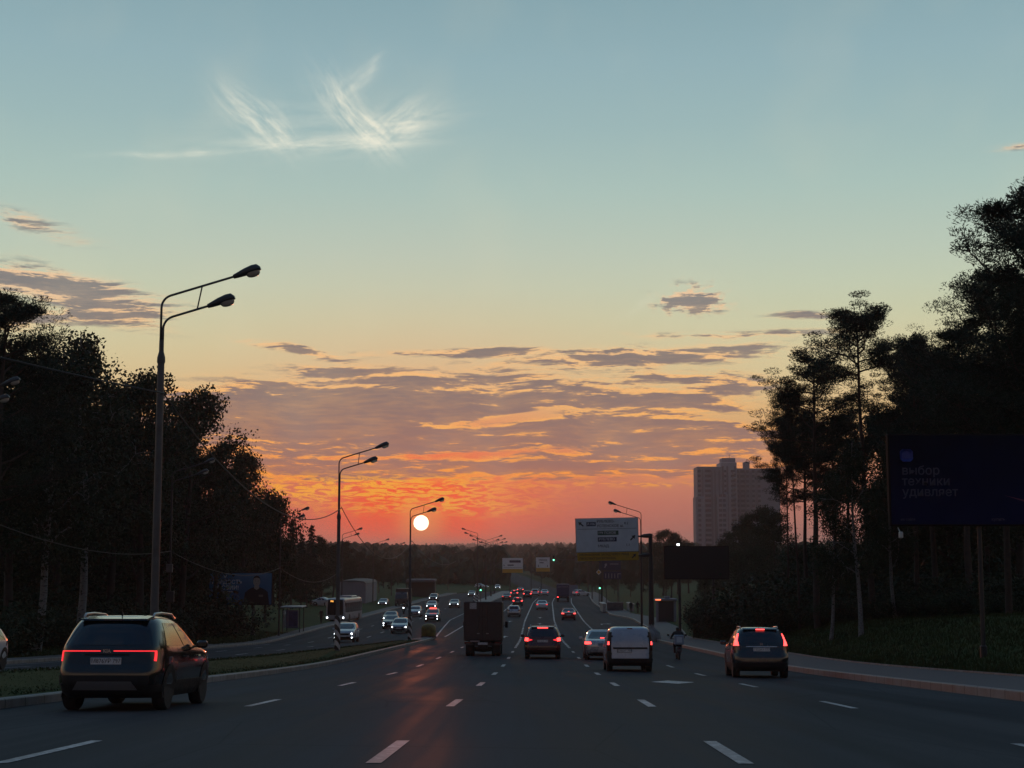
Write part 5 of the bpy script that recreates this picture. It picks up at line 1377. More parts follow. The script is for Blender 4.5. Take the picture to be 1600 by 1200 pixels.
def lamp_post(loc, label, azs=(0.0,), H=10.0, group=None, collar=8.5, pair=True, rb=.115, sleeve=False, m=None, lean=0.0, tilt=R(17), up=1.9, lo=1.5, coll=True):
    m = m or M_POLE; t = empty('lamp_post', loc, 0, label, 'lamp post', group)
    mb = MB(); mb.tube([(0, 0, -.3), (0, 0, collar)], [rb, rb * .78], 14); mb.build('pole', m, t, 50)
    mb = MB(); mb.lathe([(rb * .8, collar - .05), (rb * .98, collar), (rb * .95, collar + .12), (.062, collar + .3)], 12); mb.build('collar', m, t, 50)
    mb = MB(); mb.tube([(0, 0, collar + .2), (0, 0, H - .88)], [.066, .062], 10); mb.build('mast_top', m, t, 50)
    if coll:
        mb = MB(); mb.lathe([(rb * 1.7, -.3), (rb * 1.7, .04), (rb * 1.15, .10), (rb * 1.1, .3)], 14); mb.build('base_flange', m, t, 50)
    for az in azs:
        specs = [(up, H - .95, H, -.028), (lo, H - .95, H - .58, .032)] if pair else [(up, H - .95, H, 0.0)]
        ends = []
        for reach, z0, z1, st in specs:
            pts = arc_arm(reach, z0, z1, tilt, az, st); mb = MB(); mb.tube(pts, .032, 8); arm = mb.build('arm', m, t, True); ends.append(pts)
            h_ = link(bpy.data.objects.new('lamp_head', HEAD), t); h_.location = pts[-1]; h_.rotation_euler = (0, -tilt, az); h_.scale = (.98, 1.15, 1.15)
            link(bpy.data.objects.new('lens', LENSM), h_)
        if pair:
            a = ends[0][-2].lerp(ends[0][-1], .50); b = ends[1][-2].lerp(ends[1][-1], .70); mb = MB(); mb.tube([a, b], .02, 6); mb.build('arm_brace', m, t)
    if sleeve:
        mb = MB(); mb.lathe([(rb + .035, .12), (rb + .04, .14), (rb + .04, 1.85), (rb + .035, 1.87)], 16); mb.build('striped_sleeve', M_STRIPE, t, 50)
    return t
def med_pt(px, Y): return rp(at(px, 1000, Y).x - Xc(Y), Y, KH - .02)
LP = [med_pt(240, 39.5), med_pt(527, 79), med_pt(640, 116)]
G1 = 'twin-head lamp posts on the near median'
lamp_post(LP[0], 'big twin-head lamp post nearest on the median behind the black crossover', (0,), 9.78, G1, 8.3, up=1.9, lo=1.22)
lamp_post(LP[1], 'twin-head lamp post with striped sleeve, second on the median', (0,), 9.9, G1, 7.0, sleeve=True, up=1.9, lo=1.3)
lamp_post(LP[2], 'twin-head lamp post with striped sleeve right beside the setting sun', (0,), 9.9, G1, 7.0, sleeve=True, up=1.9, lo=1.3)
def left_pt(px, Y): X_ = at(px, 1000, Y).x; return gp(X_, Y)
LL = [gp(at(-78, 700, 60).x, 60), gp(at(268, 800, 96).x, 96), gp(at(438, 850, 142).x, 142), gp(at(575, 850, 200).x - 4, 205)]
G2 = 'lamp posts along the left pavement'
for q, lb, hh in zip(LL, ('lamp post outside the left picture edge showing only its two heads', 'slim lamp post with a box close behind the big lamp post', 'lamp post right of the portrait billboard', 'lamp post with curved arms beyond the bus'), (10.3, 11, 11, 11)):
    lamp_post(q, lb, (0.0,), hh, G2, 8.2, rb=.085, m=M_POLED, up=2.0, lo=1.6)
mb = MB(); mb.bevel_box((LL[1].x, LL[1].y - .2, LL[1].z + 5.1), (.42, .25, .55), .03); tag(mb.build('switch_box', M_POLE), 'grey switch box fixed to the slim lamp post', 'box')
mb = MB(); mb.bevel_box((LL[1].x + .1, LL[1].y - .2, LL[1].z + 3.3), (.5, .25, .7), .03); tag(mb.build('switch_box', M_POLED), 'larger dark switch box lower on the slim lamp post', 'box')
# right row
RPOST = rp(at(1003, 985, 143).x - Xc(143), 143, .2)
lamp_post(RPOST, 'lamp post right of the big road sign with heads over it', (math.pi,), 11.1, None, 8.4, rb=.12, m=M_POLED, up=2.4, lo=1.9)
p_ = rp(at(762, 985, 275).x - Xc(275) - 2.2, 275, 0.0)
lamp_post(rp(at(746, 950, 272).x - Xc(272), 272), 'tall lamp post by the median traffic light with heads to the left', (math.pi,), 12.6, None, 9.5, rb=.13, m=M_POLED, up=2.2, lo=1.7, sleeve=True)
G3 = 'double-sided lamp posts on the far median'
for px, Y, lb in ((759, 300, 'nearest of three double-sided lamp posts on the far median'), (767, 335, 'middle of three double-sided lamp posts on the far median'), (772, 372, 'farthest of three double-sided lamp posts on the far median')):
    lamp_post(rp(at(px, 940, Y).x - Xc(Y), Y, .15), lb, (0, math.pi), 11.6, G3, 9.0, rb=.15, m=M_POLED, up=2.6, lo=2.0)
for px, Y, az in ((797, 440, 0), (830, 430, math.pi), (846, 480, math.pi), (700, 430, 0), (672, 400, 0), (612, 330, 0), (583, 275, 0), (925, 300, math.pi), (905, 380, math.pi)):
    X_ = at(px, 900, Y).x; lamp_post(gp(X_, Y), 'distant thin lamp post among the far trees', (az,), 10.5, 'distant lamp posts', 8.0, rb=.11, m=M_POLED, up=2.2, lo=1.7)

# ------------------------------------------------------------------ cables
M_CABLE = mat('cable_black', (0.02, 0.02, 0.02), 0.6)
def cable(a, b, sag, label, r=.022, group='overhead cables'):
    a, b = Vector(a), Vector(b); pts = []
    for k in range(25):
        t = k / 24; p = a.lerp(b, t); p.z -= sag * 4 * t * (1 - t); pts.append(p)
    mb = MB(); mb.tube(pts, r, 6); return tag(mb.build('overhead_cable', M_CABLE, None, True), label, 'cable', group)
top = lambda P, h: P + Vector((0.12, 0, h))
cable((LP[0].x - 8.2, 16, LP[0].z + 9.0), top(LP[0], 7.45), .35, 'cable sloping down from the upper left to the big lamp post')
cable(top(LP[0], 7.4), top(LP[1], 7.55), 1.7, 'cable hanging between the big lamp post and the second one')
cable(top(LP[1], 7.6), top(LP[2], 7.7), 2.0, 'cable hanging between the second lamp post and the one by the sun')
cable(top(LP[2], 7.7), rp(-9, 160, 7.0), 1.0, 'cable running from the lamp post by the sun to the junction')
cable(LL[0] + Vector((0, 0, 6.4)), LL[1] + Vector((0, 0, 6.2)), .9, 'low cable in front of the left wood')
cable(LL[1] + Vector((0, 0, 6.2)), LL[2] + Vector((0, 0, 6.4)), 1.1, 'low cable passing above the portrait billboard')
cable(LL[2] + Vector((0, 0, 6.4)), LL[3] + Vector((0, 0, 6.6)), 1.6, 'low cable hanging over the bus')

# ------------------------------------------------------------------ median nose drum
q = rp(at(669, 995, 128).x - Xc(128), 128.5, KH); t = empty('crash_cushion', q, 0, 'dark yellow rounded crash drum at the tip of the median', 'barrier')
mb = MB(); mb.lathe([(.55, 0), (.62, .06), (.62, .75), (.58, .95), (.42, 1.1), (.2, 1.16), (.02, 1.17)], 24); mb.build('drum', mat('drum_yellow', (.17, .13, .025), .55, var=.3, vscale=3), t, True)
mb = MB(); mb.lathe([(.66, 0), (.68, .05), (.64, .12)], 24); mb.build('foot_ring', M_PLAST, t, True)

# ------------------------------------------------------------------ big road sign
M_SIGNW = mat('sign_white', (.62, .63, .64), .45, var=.06, vscale=1.5); M_SIGNY = mat('sign_yellow', (.50, .27, .02), .5, var=.08, vscale=1.5)
M_INK = mat('sign_ink', (.018, .018, .022), .5); M_SBLUE = mat('sign_blue', (.008, .016, .06), .45); M_SGREEN = mat('sign_green', (.02, .075, .05), .45); M_SBACK = mat('sign_back', (.12, .12, .125), .6, .3)
def arrow_poly(cx, cy, L, ang):
    pts = [(-.10, -.5), (.10, -.5), (.10, .02), (.30, .02), (0, .5), (-.30, .02), (-.10, .02)]; c, s_ = math.cos(ang), math.sin(ang)
    return [(cx + L * (a * c - b * s_), cy + L * (a * s_ + b * c)) for a, b in pts]
SY = 124.0
c0 = at(948, 843, SY); t = empty('direction_sign', rp(at(1018, 985, SY).x - Xc(SY), SY, .2), 0, 'big white road sign with a yellow lower strip on a cantilever post', 'road sign')
def loc(v): return v - t.location
mb = MB(); mb.lathe([(.75, -.3), (.78, .1), (.7, .55), (.45, .75), (.26, 1.0), (.24, 1.2)], 8); mb.build('concrete_base', M_CONC, t, 40)
ptop = at(1014, 834, SY).z - t.location.z
mb = MB(); mb.tube([(0, 0, .5), (0, 0, ptop)], [.24, .17], 12); mb.build('post', M_POLED, t, 50)
za = at(1014, 837, SY).z - t.location.z; zb = at(1014, 867, SY).z - t.location.z; xl = at(905, 840, SY).x - t.location.x
for z in (za, zb):
    mb = MB(); mb.tube([(0, 0, z), (-.55, 0, z - .02), (-.9, 0.05, z - .05), (xl, .12, z - .05)], [.2, .16, .07, .06], 8); mb.build('cantilever_arm', M_POLED, t, True)
Wd, Hh = (997 - 900) / FOC * SY, (862 - 810) / FOC * SY; cz = at(948, 836, SY).z - t.location.z; cx = at(948.5, 836, SY).x - t.location.x
pan = empty('sign_panel', (cx, -.08, cz), 0); pan.parent = t; pan.rotation_euler = (0, R(-1.2), R(2))
mb = MB(); mb.bevel_box((0, 0, 0), (Wd, Hh, .05), .03); pm = mb.build('white_board', M_SIGNW, pan); pm.rotation_euler = (R(90), 0, 0)
mb = MB(); mb.bevel_box((0, 0, 0), (Wd + .06, Hh + .06, .03), .03); o = mb.build('board_frame', M_SBACK, pan); o.rotation_euler = (R(90), 0, 0); o.location = (0, .035, 0)
yh = (876 - 863) / FOC * SY
mb = MB(); mb.bevel_box((0, 0, 0), (Wd - .1, yh, .05), .02); yb = mb.build('yellow_board', M_SIGNY, pan); yb.rotation_euler = (R(90), 0, 0); yb.location = (.03, 0, -Hh / 2 - yh / 2 - .03)
def txt(par, s, size, x, z, m, w=None, y=-.03, name='lettering', align='LEFT'): return text_mesh(s, size, m, par, (x, y, z), (R(90), 0, 0), name, .003, w, size * .012, align)
def rect(par, x, z, w, h, m, y=-.031, name='label_field'):
    mb = MB(); mb.box((0, 0, 0), (w, .008, h)); o = mb.build(name, m, par); o.location = (x, y, z); return o
def arr(par, x, z, L, ang, m=None, y=-.034):
    mb = MB(); mb.prism(arrow_poly(0, 0, L, ang), .006, axis='y'); o = mb.build('arrow', m or M_INK, par); o.location = (x, y, z); return o
arr(pan, -2.18, .95, .55, R(50)); rect(pan, -1.32, .93, .78, .34, M_SBLUE); txt(pan, 'А106', .30, -1.66, .93, M_SIGNW, .68, -.038)
txt(pan, 'РУБЛЕВО-', .30, -.85, 1.13, M_INK); txt(pan, 'УСПЕНСКОЕ ш.', .30, -.85, .75, M_INK, 2.3); txt(pan, '8.2', .28, 1.45, .95, M_INK)
rect(pan, 0, .52, Wd - .3, .025, M_INK, name='divider_line')
rect(pan, .08, .18, 1.75, .36, M_SGREEN); txt(pan, 'М9 ПСКОВ', .28, -.72, .18, M_SIGNW, 1.6, -.038)
rect(pan, .0, -.36, 1.58, .36, M_SBLUE); txt(pan, 'РУБЛЕВО', .29, -.72, -.36, M_SIGNW, 1.5, -.038); txt(pan, 'МКАД', .30, -.80, -.92, M_INK); txt(pan, '1.1', .28, 1.55, -.85, M_INK); arr(pan, 2.15, -.25, .6, R(-45))
txt(pan, 'НАПРАВЛЕНИЕ ЗАПАД ЧЕРЕЗ МКАД', .24, -2.35, -Hh / 2 - .22, M_INK, 4.1); txt(pan, 'ПРОСПЕКТ БАГРАТИОНА', .24, -2.35, -Hh / 2 - .53, M_INK, 3.6); arr(pan, 2.2, -Hh / 2 - .37, .5, R(-45))

# ------------------------------------------------------------------ billboards
def board_mat(name, lo, hi, ang=0.6, sx=.16):
    m = mat(name, lo, .85, spec=.08); nt = m.node_tree; b = nt.nodes['Principled BSDF']; tc = nt.nodes.new('ShaderNodeTexCoord'); sp = nt.nodes.new('ShaderNodeSeparateXYZ'); nt.links.new(tc.outputs['Object'], sp.inputs[0])
    g = (X(sp.outputs[0], nt) * sx + X(sp.outputs[1], nt) * ang + noise(tc.outputs['Object'], .5, 4, .6, nt) * .5 + .1).clamp()
    nt.links.new(mixc(g, lo + (1,), hi + (1,), nt), b.inputs['Base Color']); return m
def billboard(label, centre, w, h, m, posts, rz=0.0, bottom=None):
    g = gp(centre.x, centre.y); t = empty('billboard', (centre.x, centre.y, g.z), rz, label, 'billboard'); cz = centre.z - g.z
    mb = MB(); mb.bevel_box((0, 0, 0), (w, h, .30), .03); fr = mb.build('frame', mat('billboard_frame', (.016, .012, .012), .8, spec=.1), t); fr.rotation_euler = (R(90), 0, 0); fr.location = (0, 0, cz)
    mb = MB(); mb.box((0, 0, 0), (w - .12, h - .12, .02)); f = mb.build('poster', m, t); f.rotation_euler = (R(90), 0, 0); f.location = (0, -.165, cz)
    for x, r in posts:
        b0 = gp(centre.x + x, centre.y).z - g.z - .4
        mb = MB(); mb.tube([(x, .05, b0), (x, .05, cz - h / 2 + .1)], r, 12); mb.build('post', M_POLED, t, 50)
        mb = MB(); mb.bevel_box((x, .05, b0 + .45), (r * 2.8, r * 2.8, .7), .04); mb.build('post_foot', M_POLED, t)
    return t, cz
c0 = at(1522, 750, 50); W6 = 6.1
tb, cz = billboard('large dark blue billboard on a single post in front of the right wood', Vector((at(1387, 750, 50).x + W6 / 2, 50, c0.z)), W6, 3.1, board_mat('poster_navy', (.004, .006, .016), (.008, .014, .075), -.16, .05), [(0.0, .075)])
M_PT = mat('poster_text', (.05, .05, .085), .7)
for i, s in enumerate(('выбор', 'техники', 'удивляет')): txt(tb, s, .42, -2.62, cz + .30 - i * .36, M_PT, None, -.18)
mb = MB(); mb.bevel_box((0, 0, 0), (.42, .42, .01), .08); o = mb.build('poster_logo', mat('poster_blue', (.01, .03, .22), .5), tb); o.rotation_euler = (R(90), 0, 0); o.location = (-2.45, -.178, cz + .82)
mb = MB(); mb.prism([(.8, -.52), (1.5, -.74), (2.2, -.86), (2.7, -.84), (2.7, -.78), (2.2, -.79), (1.5, -.68)], .006, axis='y'); o = mb.build('poster_swoosh', mat('poster_red', (.09, .012, .05), .5), tb); o.location = (0, -.18, cz)
mb = MB(); mb.prism([(1.95, -.9), (2.1, -.25), (2.45, -.15), (2.6, -.35), (2.55, -.9)], .006, axis='y'); o = mb.build('poster_figure', mat('poster_violet', (.03, .015, .09), .5), tb); o.location = (0, -.176, cz)
txt(tb, 'на сайте', .12, -2.7, cz - 1.33, M_PT, None, -.18); txt(tb, 'купить', .14, .35, cz - 1.33, M_PT, None, -.18)
mb = MB(); mb.bevel_box((-2.75, -.35, cz - 1.85), (.12, .2, .22), .03); mb.tube([(-2.75, 0, cz - 1.6), (-2.75, -.3, cz - 1.78)], .02, 6); mb.build('flood_lamp', mat('flood_lamp_pale', (.4, .45, .45), .4), tb)
# portrait billboard left
c0 = at(376, 920, 141)
tl, cz = billboard('blue portrait billboard on two posts at the edge of the left wood', Vector((c0.x, 141, c0.z)), 6.0, 3.05, board_mat('poster_blue_sky', (.03, .085, .20), (.13, .30, .48), .16, .05), [(-.35, .12), (1.2, .12)])
M_PL = mat('poster_pale', (.62, .68, .74), .6)
txt(tl, 'ГОРДОСТЬ', .52, -2.7, cz + .62, M_PL, 2.9, -.18); txt(tl, 'РОССИИ!', .52, -2.5, cz + .10, M_PL, 2.3, -.18); rect(tl, -1.3, cz - .28, 1.5, .05, M_PL, -.178, 'poster_rule')
mb = MB(); mb.prism([(-1.62, 1.25), (-1.45, 1.32), (-1.28, 1.25), (-1.45, .98)], .006, axis='y'); o = mb.build('poster_emblem', M_PL, tl); o.location = (0, -.18, cz)
def ell(cx, cy, rx, ry, n=20, a0=0, a1=6.2832): return [(cx + rx * math.cos(a0 + (a1 - a0) * k / n), cy + ry * math.sin(a0 + (a1 - a0) * k / n)) for k in range(n)]
fig = empty('poster_portrait', (0, -.178, cz), 0); fig.parent = tl
for nm, poly, m, yy in (('uniform_shape', [(.3, -1.46), (.45, -.35), (.85, -.02), (1.2, .15), (1.85, .15), (2.25, -.02), (2.6, -.3), (2.75, -1.46)], mat('print_uniform', (.010, .012, .018), .6), 0), ('neck_shape', [(1.3, .05), (1.32, .35), (1.75, .35), (1.78, .05), (1.54, -.1)], mat('print_skin', (.42, .36, .31), .6), -.004),
                         ('face_shape', ell(1.54, .68, .33, .46), MATS['print_skin'], -.006), ('hair_shape', [(1.2, .78), (1.22, 1.02), (1.38, 1.2), (1.54, 1.24), (1.72, 1.19), (1.86, 1.02), (1.88, .78), (1.80, .98), (1.54, 1.06), (1.28, .98)], mat('print_hair', (.015, .014, .014), .6), -.010),
                         ('eye_shape', ell(1.42, .74, .055, .022, 10), MATS['print_hair'], -.010), ('eye_shape', ell(1.67, .74, .055, .022, 10), MATS['print_hair'], -.010), ('mouth_shape', ell(1.545, .46, .09, .018, 10), mat('print_lips', (.12, .06, .05), .6), -.010), ('medal_shape', [(1.75, -.75), (2.15, -.75), (2.15, -.55), (1.75, -.55)], mat('print_medal', (.14, .13, .12), .5), -.004)):
    mb = MB(); mb.prism(poly, .004, axis='y'); o = mb.build(nm, m, fig); o.location = (0, yy, 0)
# dark screen billboard beyond the bushes
c0 = at(1088, 879, 140)
td, cz = billboard('black unlit screen billboard with a bright lamp on top, beyond the bushes', Vector((c0.x, 140, c0.z)), 6.1, 3.1, mat('screen_black', (.006, .006, .008), .5), [(-1.6, .14), (1.6, .14)])
mb = MB(); mb.lathe([(.02, -.1), (.12, -.05), (.13, .05), (.02, .08)], 12, c=(-1.7, -.1, cz + 1.68)); mb.build('top_lamp', mat('lamp_white_lit', (.8, .8, .8), .3, emit=(.9, .97, 1), estr=9.0), td, True)
mb = MB(); mb.tube([(-1.7, -.1, cz + 1.5), (-1.7, -.1, cz + 1.62)], .03, 6); mb.build('lamp_stem', M_POLED, td)

# ------------------------------------------------------------------ traffic lights and small signs
M_TGREEN = mat('green_lit', (.05, .5, .3), .3, emit=(.16, 1.0, .52), estr=5.0); M_TOFF = mat('lamp_dark', (.02, .012, .01), .2)
def traffic_light(base, px, py, Y, label, mast=None, arm_from=None):
    c = at(px, py, Y); t = empty('traffic_light', base, 0, label, 'traffic light', 'traffic lights at the junction'); b = Vector(base)
    o = c - b
    mb = MB(); mb.bevel_box((o.x, o.y, o.z + .30), (.34, .24, 1.0), .05); hd = mb.build('signal_head', M_PLAST, t)
    for k, m in enumerate((M_TGREEN, M_TOFF, M_TOFF)):
        mb = MB(); mb.lathe([(.02, -.03), (.09, -.03), (.125, 0), (.12, .03)], 16, axis='y', c=(o.x, o.y - .13, o.z + k * .31)); mb.build('signal_lamp', m, hd, True)
        mb = MB(); mb.box((o.x, o.y - .19, o.z + k * .31 + .135), (.26, .16, .012)); mb.build('lamp_hood', M_PLAST, hd)
    if arm_from is None:
        mb = MB(); mb.tube([(0, 0, -.3), (o.x, o.y + .1, o.z + .8)], .055, 10); mb.build('post', M_POLED, t)
    else:
        zt = o.z + .7; mb = MB(); mb.tube([(0, 0, -.3), (0, 0, zt - 1.2), (-.2, 0, zt - .6), (-.9, 0, zt - .15), (o.x * .5, 0, zt), (o.x, 0, zt + .05)], [.12, .1, .09, .07, .055, .045], 10); mb.build('mast_arm', M_POLED, t, True)
    return t
Yt = 255
traffic_light(rp(at(937, 943, Yt).x - Xc(Yt), Yt, .2), 937, 919, Yt, 'green traffic light on a short post at the right kerb')
traffic_light(rp(R_EDGE(262) + 1.0, 262, .2), 865, 875, 262, 'green traffic light hanging from a mast arm over the lanes', arm_from=True)
traffic_light(rp(at(751, 945, 268).x - Xc(268), 268, .1), 751, 922, 268, 'green traffic light on the tip of the far median')
def panel_sign(label, x0, y0, x1, y1, Y, m, yellow=0.0, content=None, posts=((-.35,), (.35,)), name='road_sign'):
    a, b = at(x0, y0, Y), at(x1, y1, Y); cx, cz = (a.x + b.x) / 2, (a.z + b.z) / 2; w, h = b.x - a.x, a.z - b.z; g = gp(cx, Y)
    off = cx - Xc(Y)
    gz = road_z(off, Y) if -24 < off < 9 else g.z
    t = empty(name, (cx, Y, gz), 0, label, 'road sign'); z = cz - gz
    mb = MB(); mb.bevel_box((0, 0, 0), (w, h, .06), .03); o = mb.build('board', m, t); o.rotation_euler = (R(90), 0, 0); o.location = (0, 0, z)
    if yellow:
        mb = MB(); mb.bevel_box((0, 0, 0), (w - .04, h * yellow, .05), .02); o = mb.build('yellow_strip', M_SIGNY, t); o.rotation_euler = (R(90), 0, 0); o.location = (0, -.04, z - h / 2 + h * yellow / 2)
    for (px_,) in posts:
        mb = MB(); mb.tube([(px_ * w, .1, -.3), (px_ * w, .1, z + h * .4)], .07, 8); mb.build('post', M_POLED, t)
    if content: content(t, z, w, h)
    return t
def gantry(label, x0, y0, x1, y1, Y, off_post, content):
    t = panel_sign(label, x0, y0, x1, y1, Y, M_SIGNW, .26, content, ())
    px = Xc(Y) + off_post - t.location.x; z = at(800, y0, Y).z - t.location.z
    mb = MB(); mb.tube([(px, .15, -.3), (px, .15, z)], .16, 10); mb.build('post', M_POLED, t)
    mb = MB(); mb.tube([(px, .15, z - .6), (0, .12, z - .6)], .09, 8); mb.build('cantilever_arm', M_POLED, t)
    return t
def c1(t, z, w, h): rect(t, .12 * w, z + h * .27, w * .55, h * .16, M_SBLUE, -.05); rect(t, -.1 * w, z + h * .02, w * .3, h * .07, M_INK, -.05, 'text_line'); rect(t, 0, z - h * .14, w * .9, .06, M_INK, -.05, 'divider_line'); arr(t, -.42 * w, z, .5, R(45), None, -.05)
def c2(t, z, w, h): txt(t, 'МИНСК', h * .2, -w * .3, z + h * .3, M_INK, w * .6, -.05); rect(t, -.1 * w, z + h * .12, w * .3, h * .06, M_INK, -.05, 'text_line'); arr(t, -.33 * w, z - h * .1, .6, R(180), None, -.05); arr(t, .33 * w, z - h * .1, .6, R(180), None, -.05)
gantry('white gantry sign with a yellow strip, left of two beyond the junction', 785, 872, 817, 895, 395, -10.2, c1)
gantry('smaller white gantry sign with a yellow strip beside the green light', 837.5, 871, 859, 893, 395, 10.5, c2)
M_WHITEMARK = mat('sign_white_mark', (.28, .28, .31), .5)
def c3(t, z, w, h):
    for k in range(5): rect(t, -w * .38 + k * w * .17, z - h * .05, .10, h * .6, M_WHITEMARK, -.04, 'lane_arrow')
    rect(t, w * .38, z + h * .2, w * .16, .10, M_WHITEMARK, -.04, 'lane_arrow')
panel_sign('blue lane sign with white arrows behind the right traffic light', 943, 893, 971, 905, 258, M_SBLUE, 0, c3)
def c4(t, z, w, h): rect(t, w * .2, z + h * .15, w * .4, .12, M_WHITEMARK, -.04, 'text_line'); arr(t, -.2 * w, z, .9, R(-20), M_WHITEMARK, -.045)
panel_sign('dark blue direction sign just below the big white road sign', 936, 876, 970, 891, 262, M_SBLUE, 0, c4)
panel_sign('pale blue information board behind the blue lorry', 889, 914, 903, 930, 345, mat('board_pale_blue', (.10, .14, .20), .5))
def diamond_sign(px, py, Y, s, label):
    c = at(px, py, Y); g = rp(c.x - Xc(Y), Y, .2); t = empty('priority_sign', g, 0, label, 'road sign'); z = c.z - g.z
    mb = MB(); mb.prism([(0, -s), (s, 0), (0, s), (-s, 0)], .03, axis='y'); o = mb.build('white_plate', M_SIGNW, t); o.location = (0, 0, z)
    mb = MB(); mb.prism([(0, -s * .68), (s * .68, 0), (0, s * .68), (-s * .68, 0)], .01, axis='y'); o = mb.build('yellow_plate', M_SIGNY, t); o.location = (0, -.012, z)
    mb = MB(); mb.tube([(0, .05, -.3), (0, .05, z + .2)], .035, 8); mb.build('post', M_POLED, t); return t
diamond_sign(935.5, 894, 254, .45, 'yellow diamond priority sign above the right traffic light')
# striped posts at the junction
for px, py, Y, lb in ((741, 946, 266, 'striped marker post left of the median traffic light'), (842, 932, 345, 'striped marker post beyond the far queue')):
    b0 = rp(at(px, py, Y).x - Xc(Y), Y); mb = MB(); mb.lathe([(.16, 0), (.18, .05), (.18, 1.9), (.14, 1.95)], 14, c=(0, 0, 0)); o = mb.build('marker_post', M_STRIPE, None, 50); o.location = b0; tag(o, lb, 'marker post')

# ------------------------------------------------------------------ buildings and shelters
M_WALLG = mat('rendered_wall_grey', (.19, .195, .22), .85, var=.12, vscale=.4)
c0 = at(548, 942, 268); gz = ground_z(c0.x, 268); t = empty('warehouse', (c0.x, 268, gz), 0, 'pale grey warehouse end wall with rounded shoulders behind the bus', 'building')
wd = at(571, 942, 268).x - at(525, 942, 268).x; hz = at(548, 908, 268).z - gz
mb = MB(); w2 = wd / 2; mb.prism([(-w2, -.5), (w2, -.5), (w2, hz * .84), (w2 * .86, hz * .95), (w2 * .3, hz), (-w2 * .55, hz), (-w2, hz * .93)], 22, axis='y'); mb.build('wall', M_WALLG, t)
mb = MB(); mb.prism([(w2 * 1.03, hz * .86), (w2 * .88, hz * .98), (w2 * .3, hz * 1.03), (-w2 * .57, hz * 1.03), (-w2 * 1.03, hz * .95), (-w2 * 1.0, hz * .91), (-w2 * .55, hz * 1.002), (w2 * .3, hz * 1.002), (w2 * .87, hz * .952), (w2 * 1.0, hz * .85)], 22.3, axis='y', base=-.15); mb.build('roof', mat('roof_dark', (.06, .055, .06), .7), t)
# filling-station style canopy
c0 = at(657, 945, 335); gz = ground_z(c0.x, 335); t = empty('canopy_building', (c0.x, 335, gz), 0, 'low dark pavilion with a pale flat roof beyond the oncoming cars', 'building')
mb = MB(); mb.bevel_box((0, 4, 3.6), (6.4, 9, .6), .15); mb.build('roof', mat('canopy_grey', (.13, .12, .13), .8), t)
mb = MB(); mb.box((0, 5, 1.5), (6, 6, 3.4)); mb.build('wall', mat('wall_dark', (.035, .03, .03), .7), t)
for x in (-3.1, 3.1): mb = MB(); mb.box((x, -.2, 1.5), (.25, .25, 3.6)); mb.build('column', M_POLED, t)
# advertising shelter on the left pavement
c0 = at(456, 993, 152); b0 = gp(c0.x, 152); t = empty('bus_shelter', b0, 0, 'glass bus shelter with a lit-less poster panel on the left pavement', 'bus shelter')
mb = MB(); mb.bevel_box((0, .8, 2.55), (2.2, 3.4, .14), .04); mb.build('roof', mat('shelter_roof', (.32, .32, .33), .4), t)
for x in (-.85, .85):
    for y in (-.6, 2.3): mb = MB(); mb.tube([(x, y, -.2), (x, y, 2.5)], .05, 8); mb.build('post', M_POLED, t)
mb = MB(); mb.bevel_box((.1, -.66, 1.35), (1.25, .10, 1.8), .03); ps = mb.build('poster_case', mat('shelter_case', (.10, .10, .15), .4), t)
mb = MB(); mb.box((.2, -.72, 1.38), (.85, .012, 1.5)); mb.build('poster', mat('shelter_poster', (.035, .035, .10), .5, var=.5, vscale=2), ps)
mb = MB(); mb.box((-.88, .8, 1.3), (.03, 2.9, 1.8)); mb.build('glass_pane', mat('shelter_glass', (.06, .06, .08), .08, spec=.6), t)
mb = MB(); mb.bevel_box((0, .9, .45), (.45, 2.0, .07), .02); mb.build('bench', M_POLED, t)
# parapets of the pedestrian underpass
for k, (x0, x1, lb) in enumerate(((938, 951, 'left pale-capped parapet of the pedestrian underpass'), (979, 997, 'right pale-capped parapet of the pedestrian underpass'))):
    a, b = at(x0, 957, 214), at(x1, 957, 214); g = rp(a.x - Xc(214), 214, .2); t = empty('underpass_parapet', ((a.x + b.x) / 2, 214, g.z), 0, lb, 'parapet')
    mb = MB(); mb.bevel_box((0, 3.5, .5), (.5, 7.0, 1.1), .03); mb.build('wall', M_CONC, t); mb = MB(); mb.bevel_box((0, 3.5, 1.1), (.7, 7.2, .12), .02); mb.build('coping', mat('coping_pale', (.40, .37, .34), .6), t)
a, b = at(952, 957, 216), at(978, 957, 216); g = rp(a.x - Xc(216), 216, .2); t = empty('underpass_wall', ((a.x + b.x) / 2, 221, g.z), 0, 'dark low wall between the two underpass parapets', 'wall')
mb = MB(); mb.bevel_box((0, 0, .45), (b.x - a.x, .3, 1.3), .03); mb.build('wall_face', mat('wall_stone_dark', (.09, .085, .085), .8, var=.3, vscale=2), t); mb = MB(); mb.bevel_box((0, 0, 1.13), (b.x - a.x + .1, .4, .1), .02); mb.build('coping', M_CONC, t)
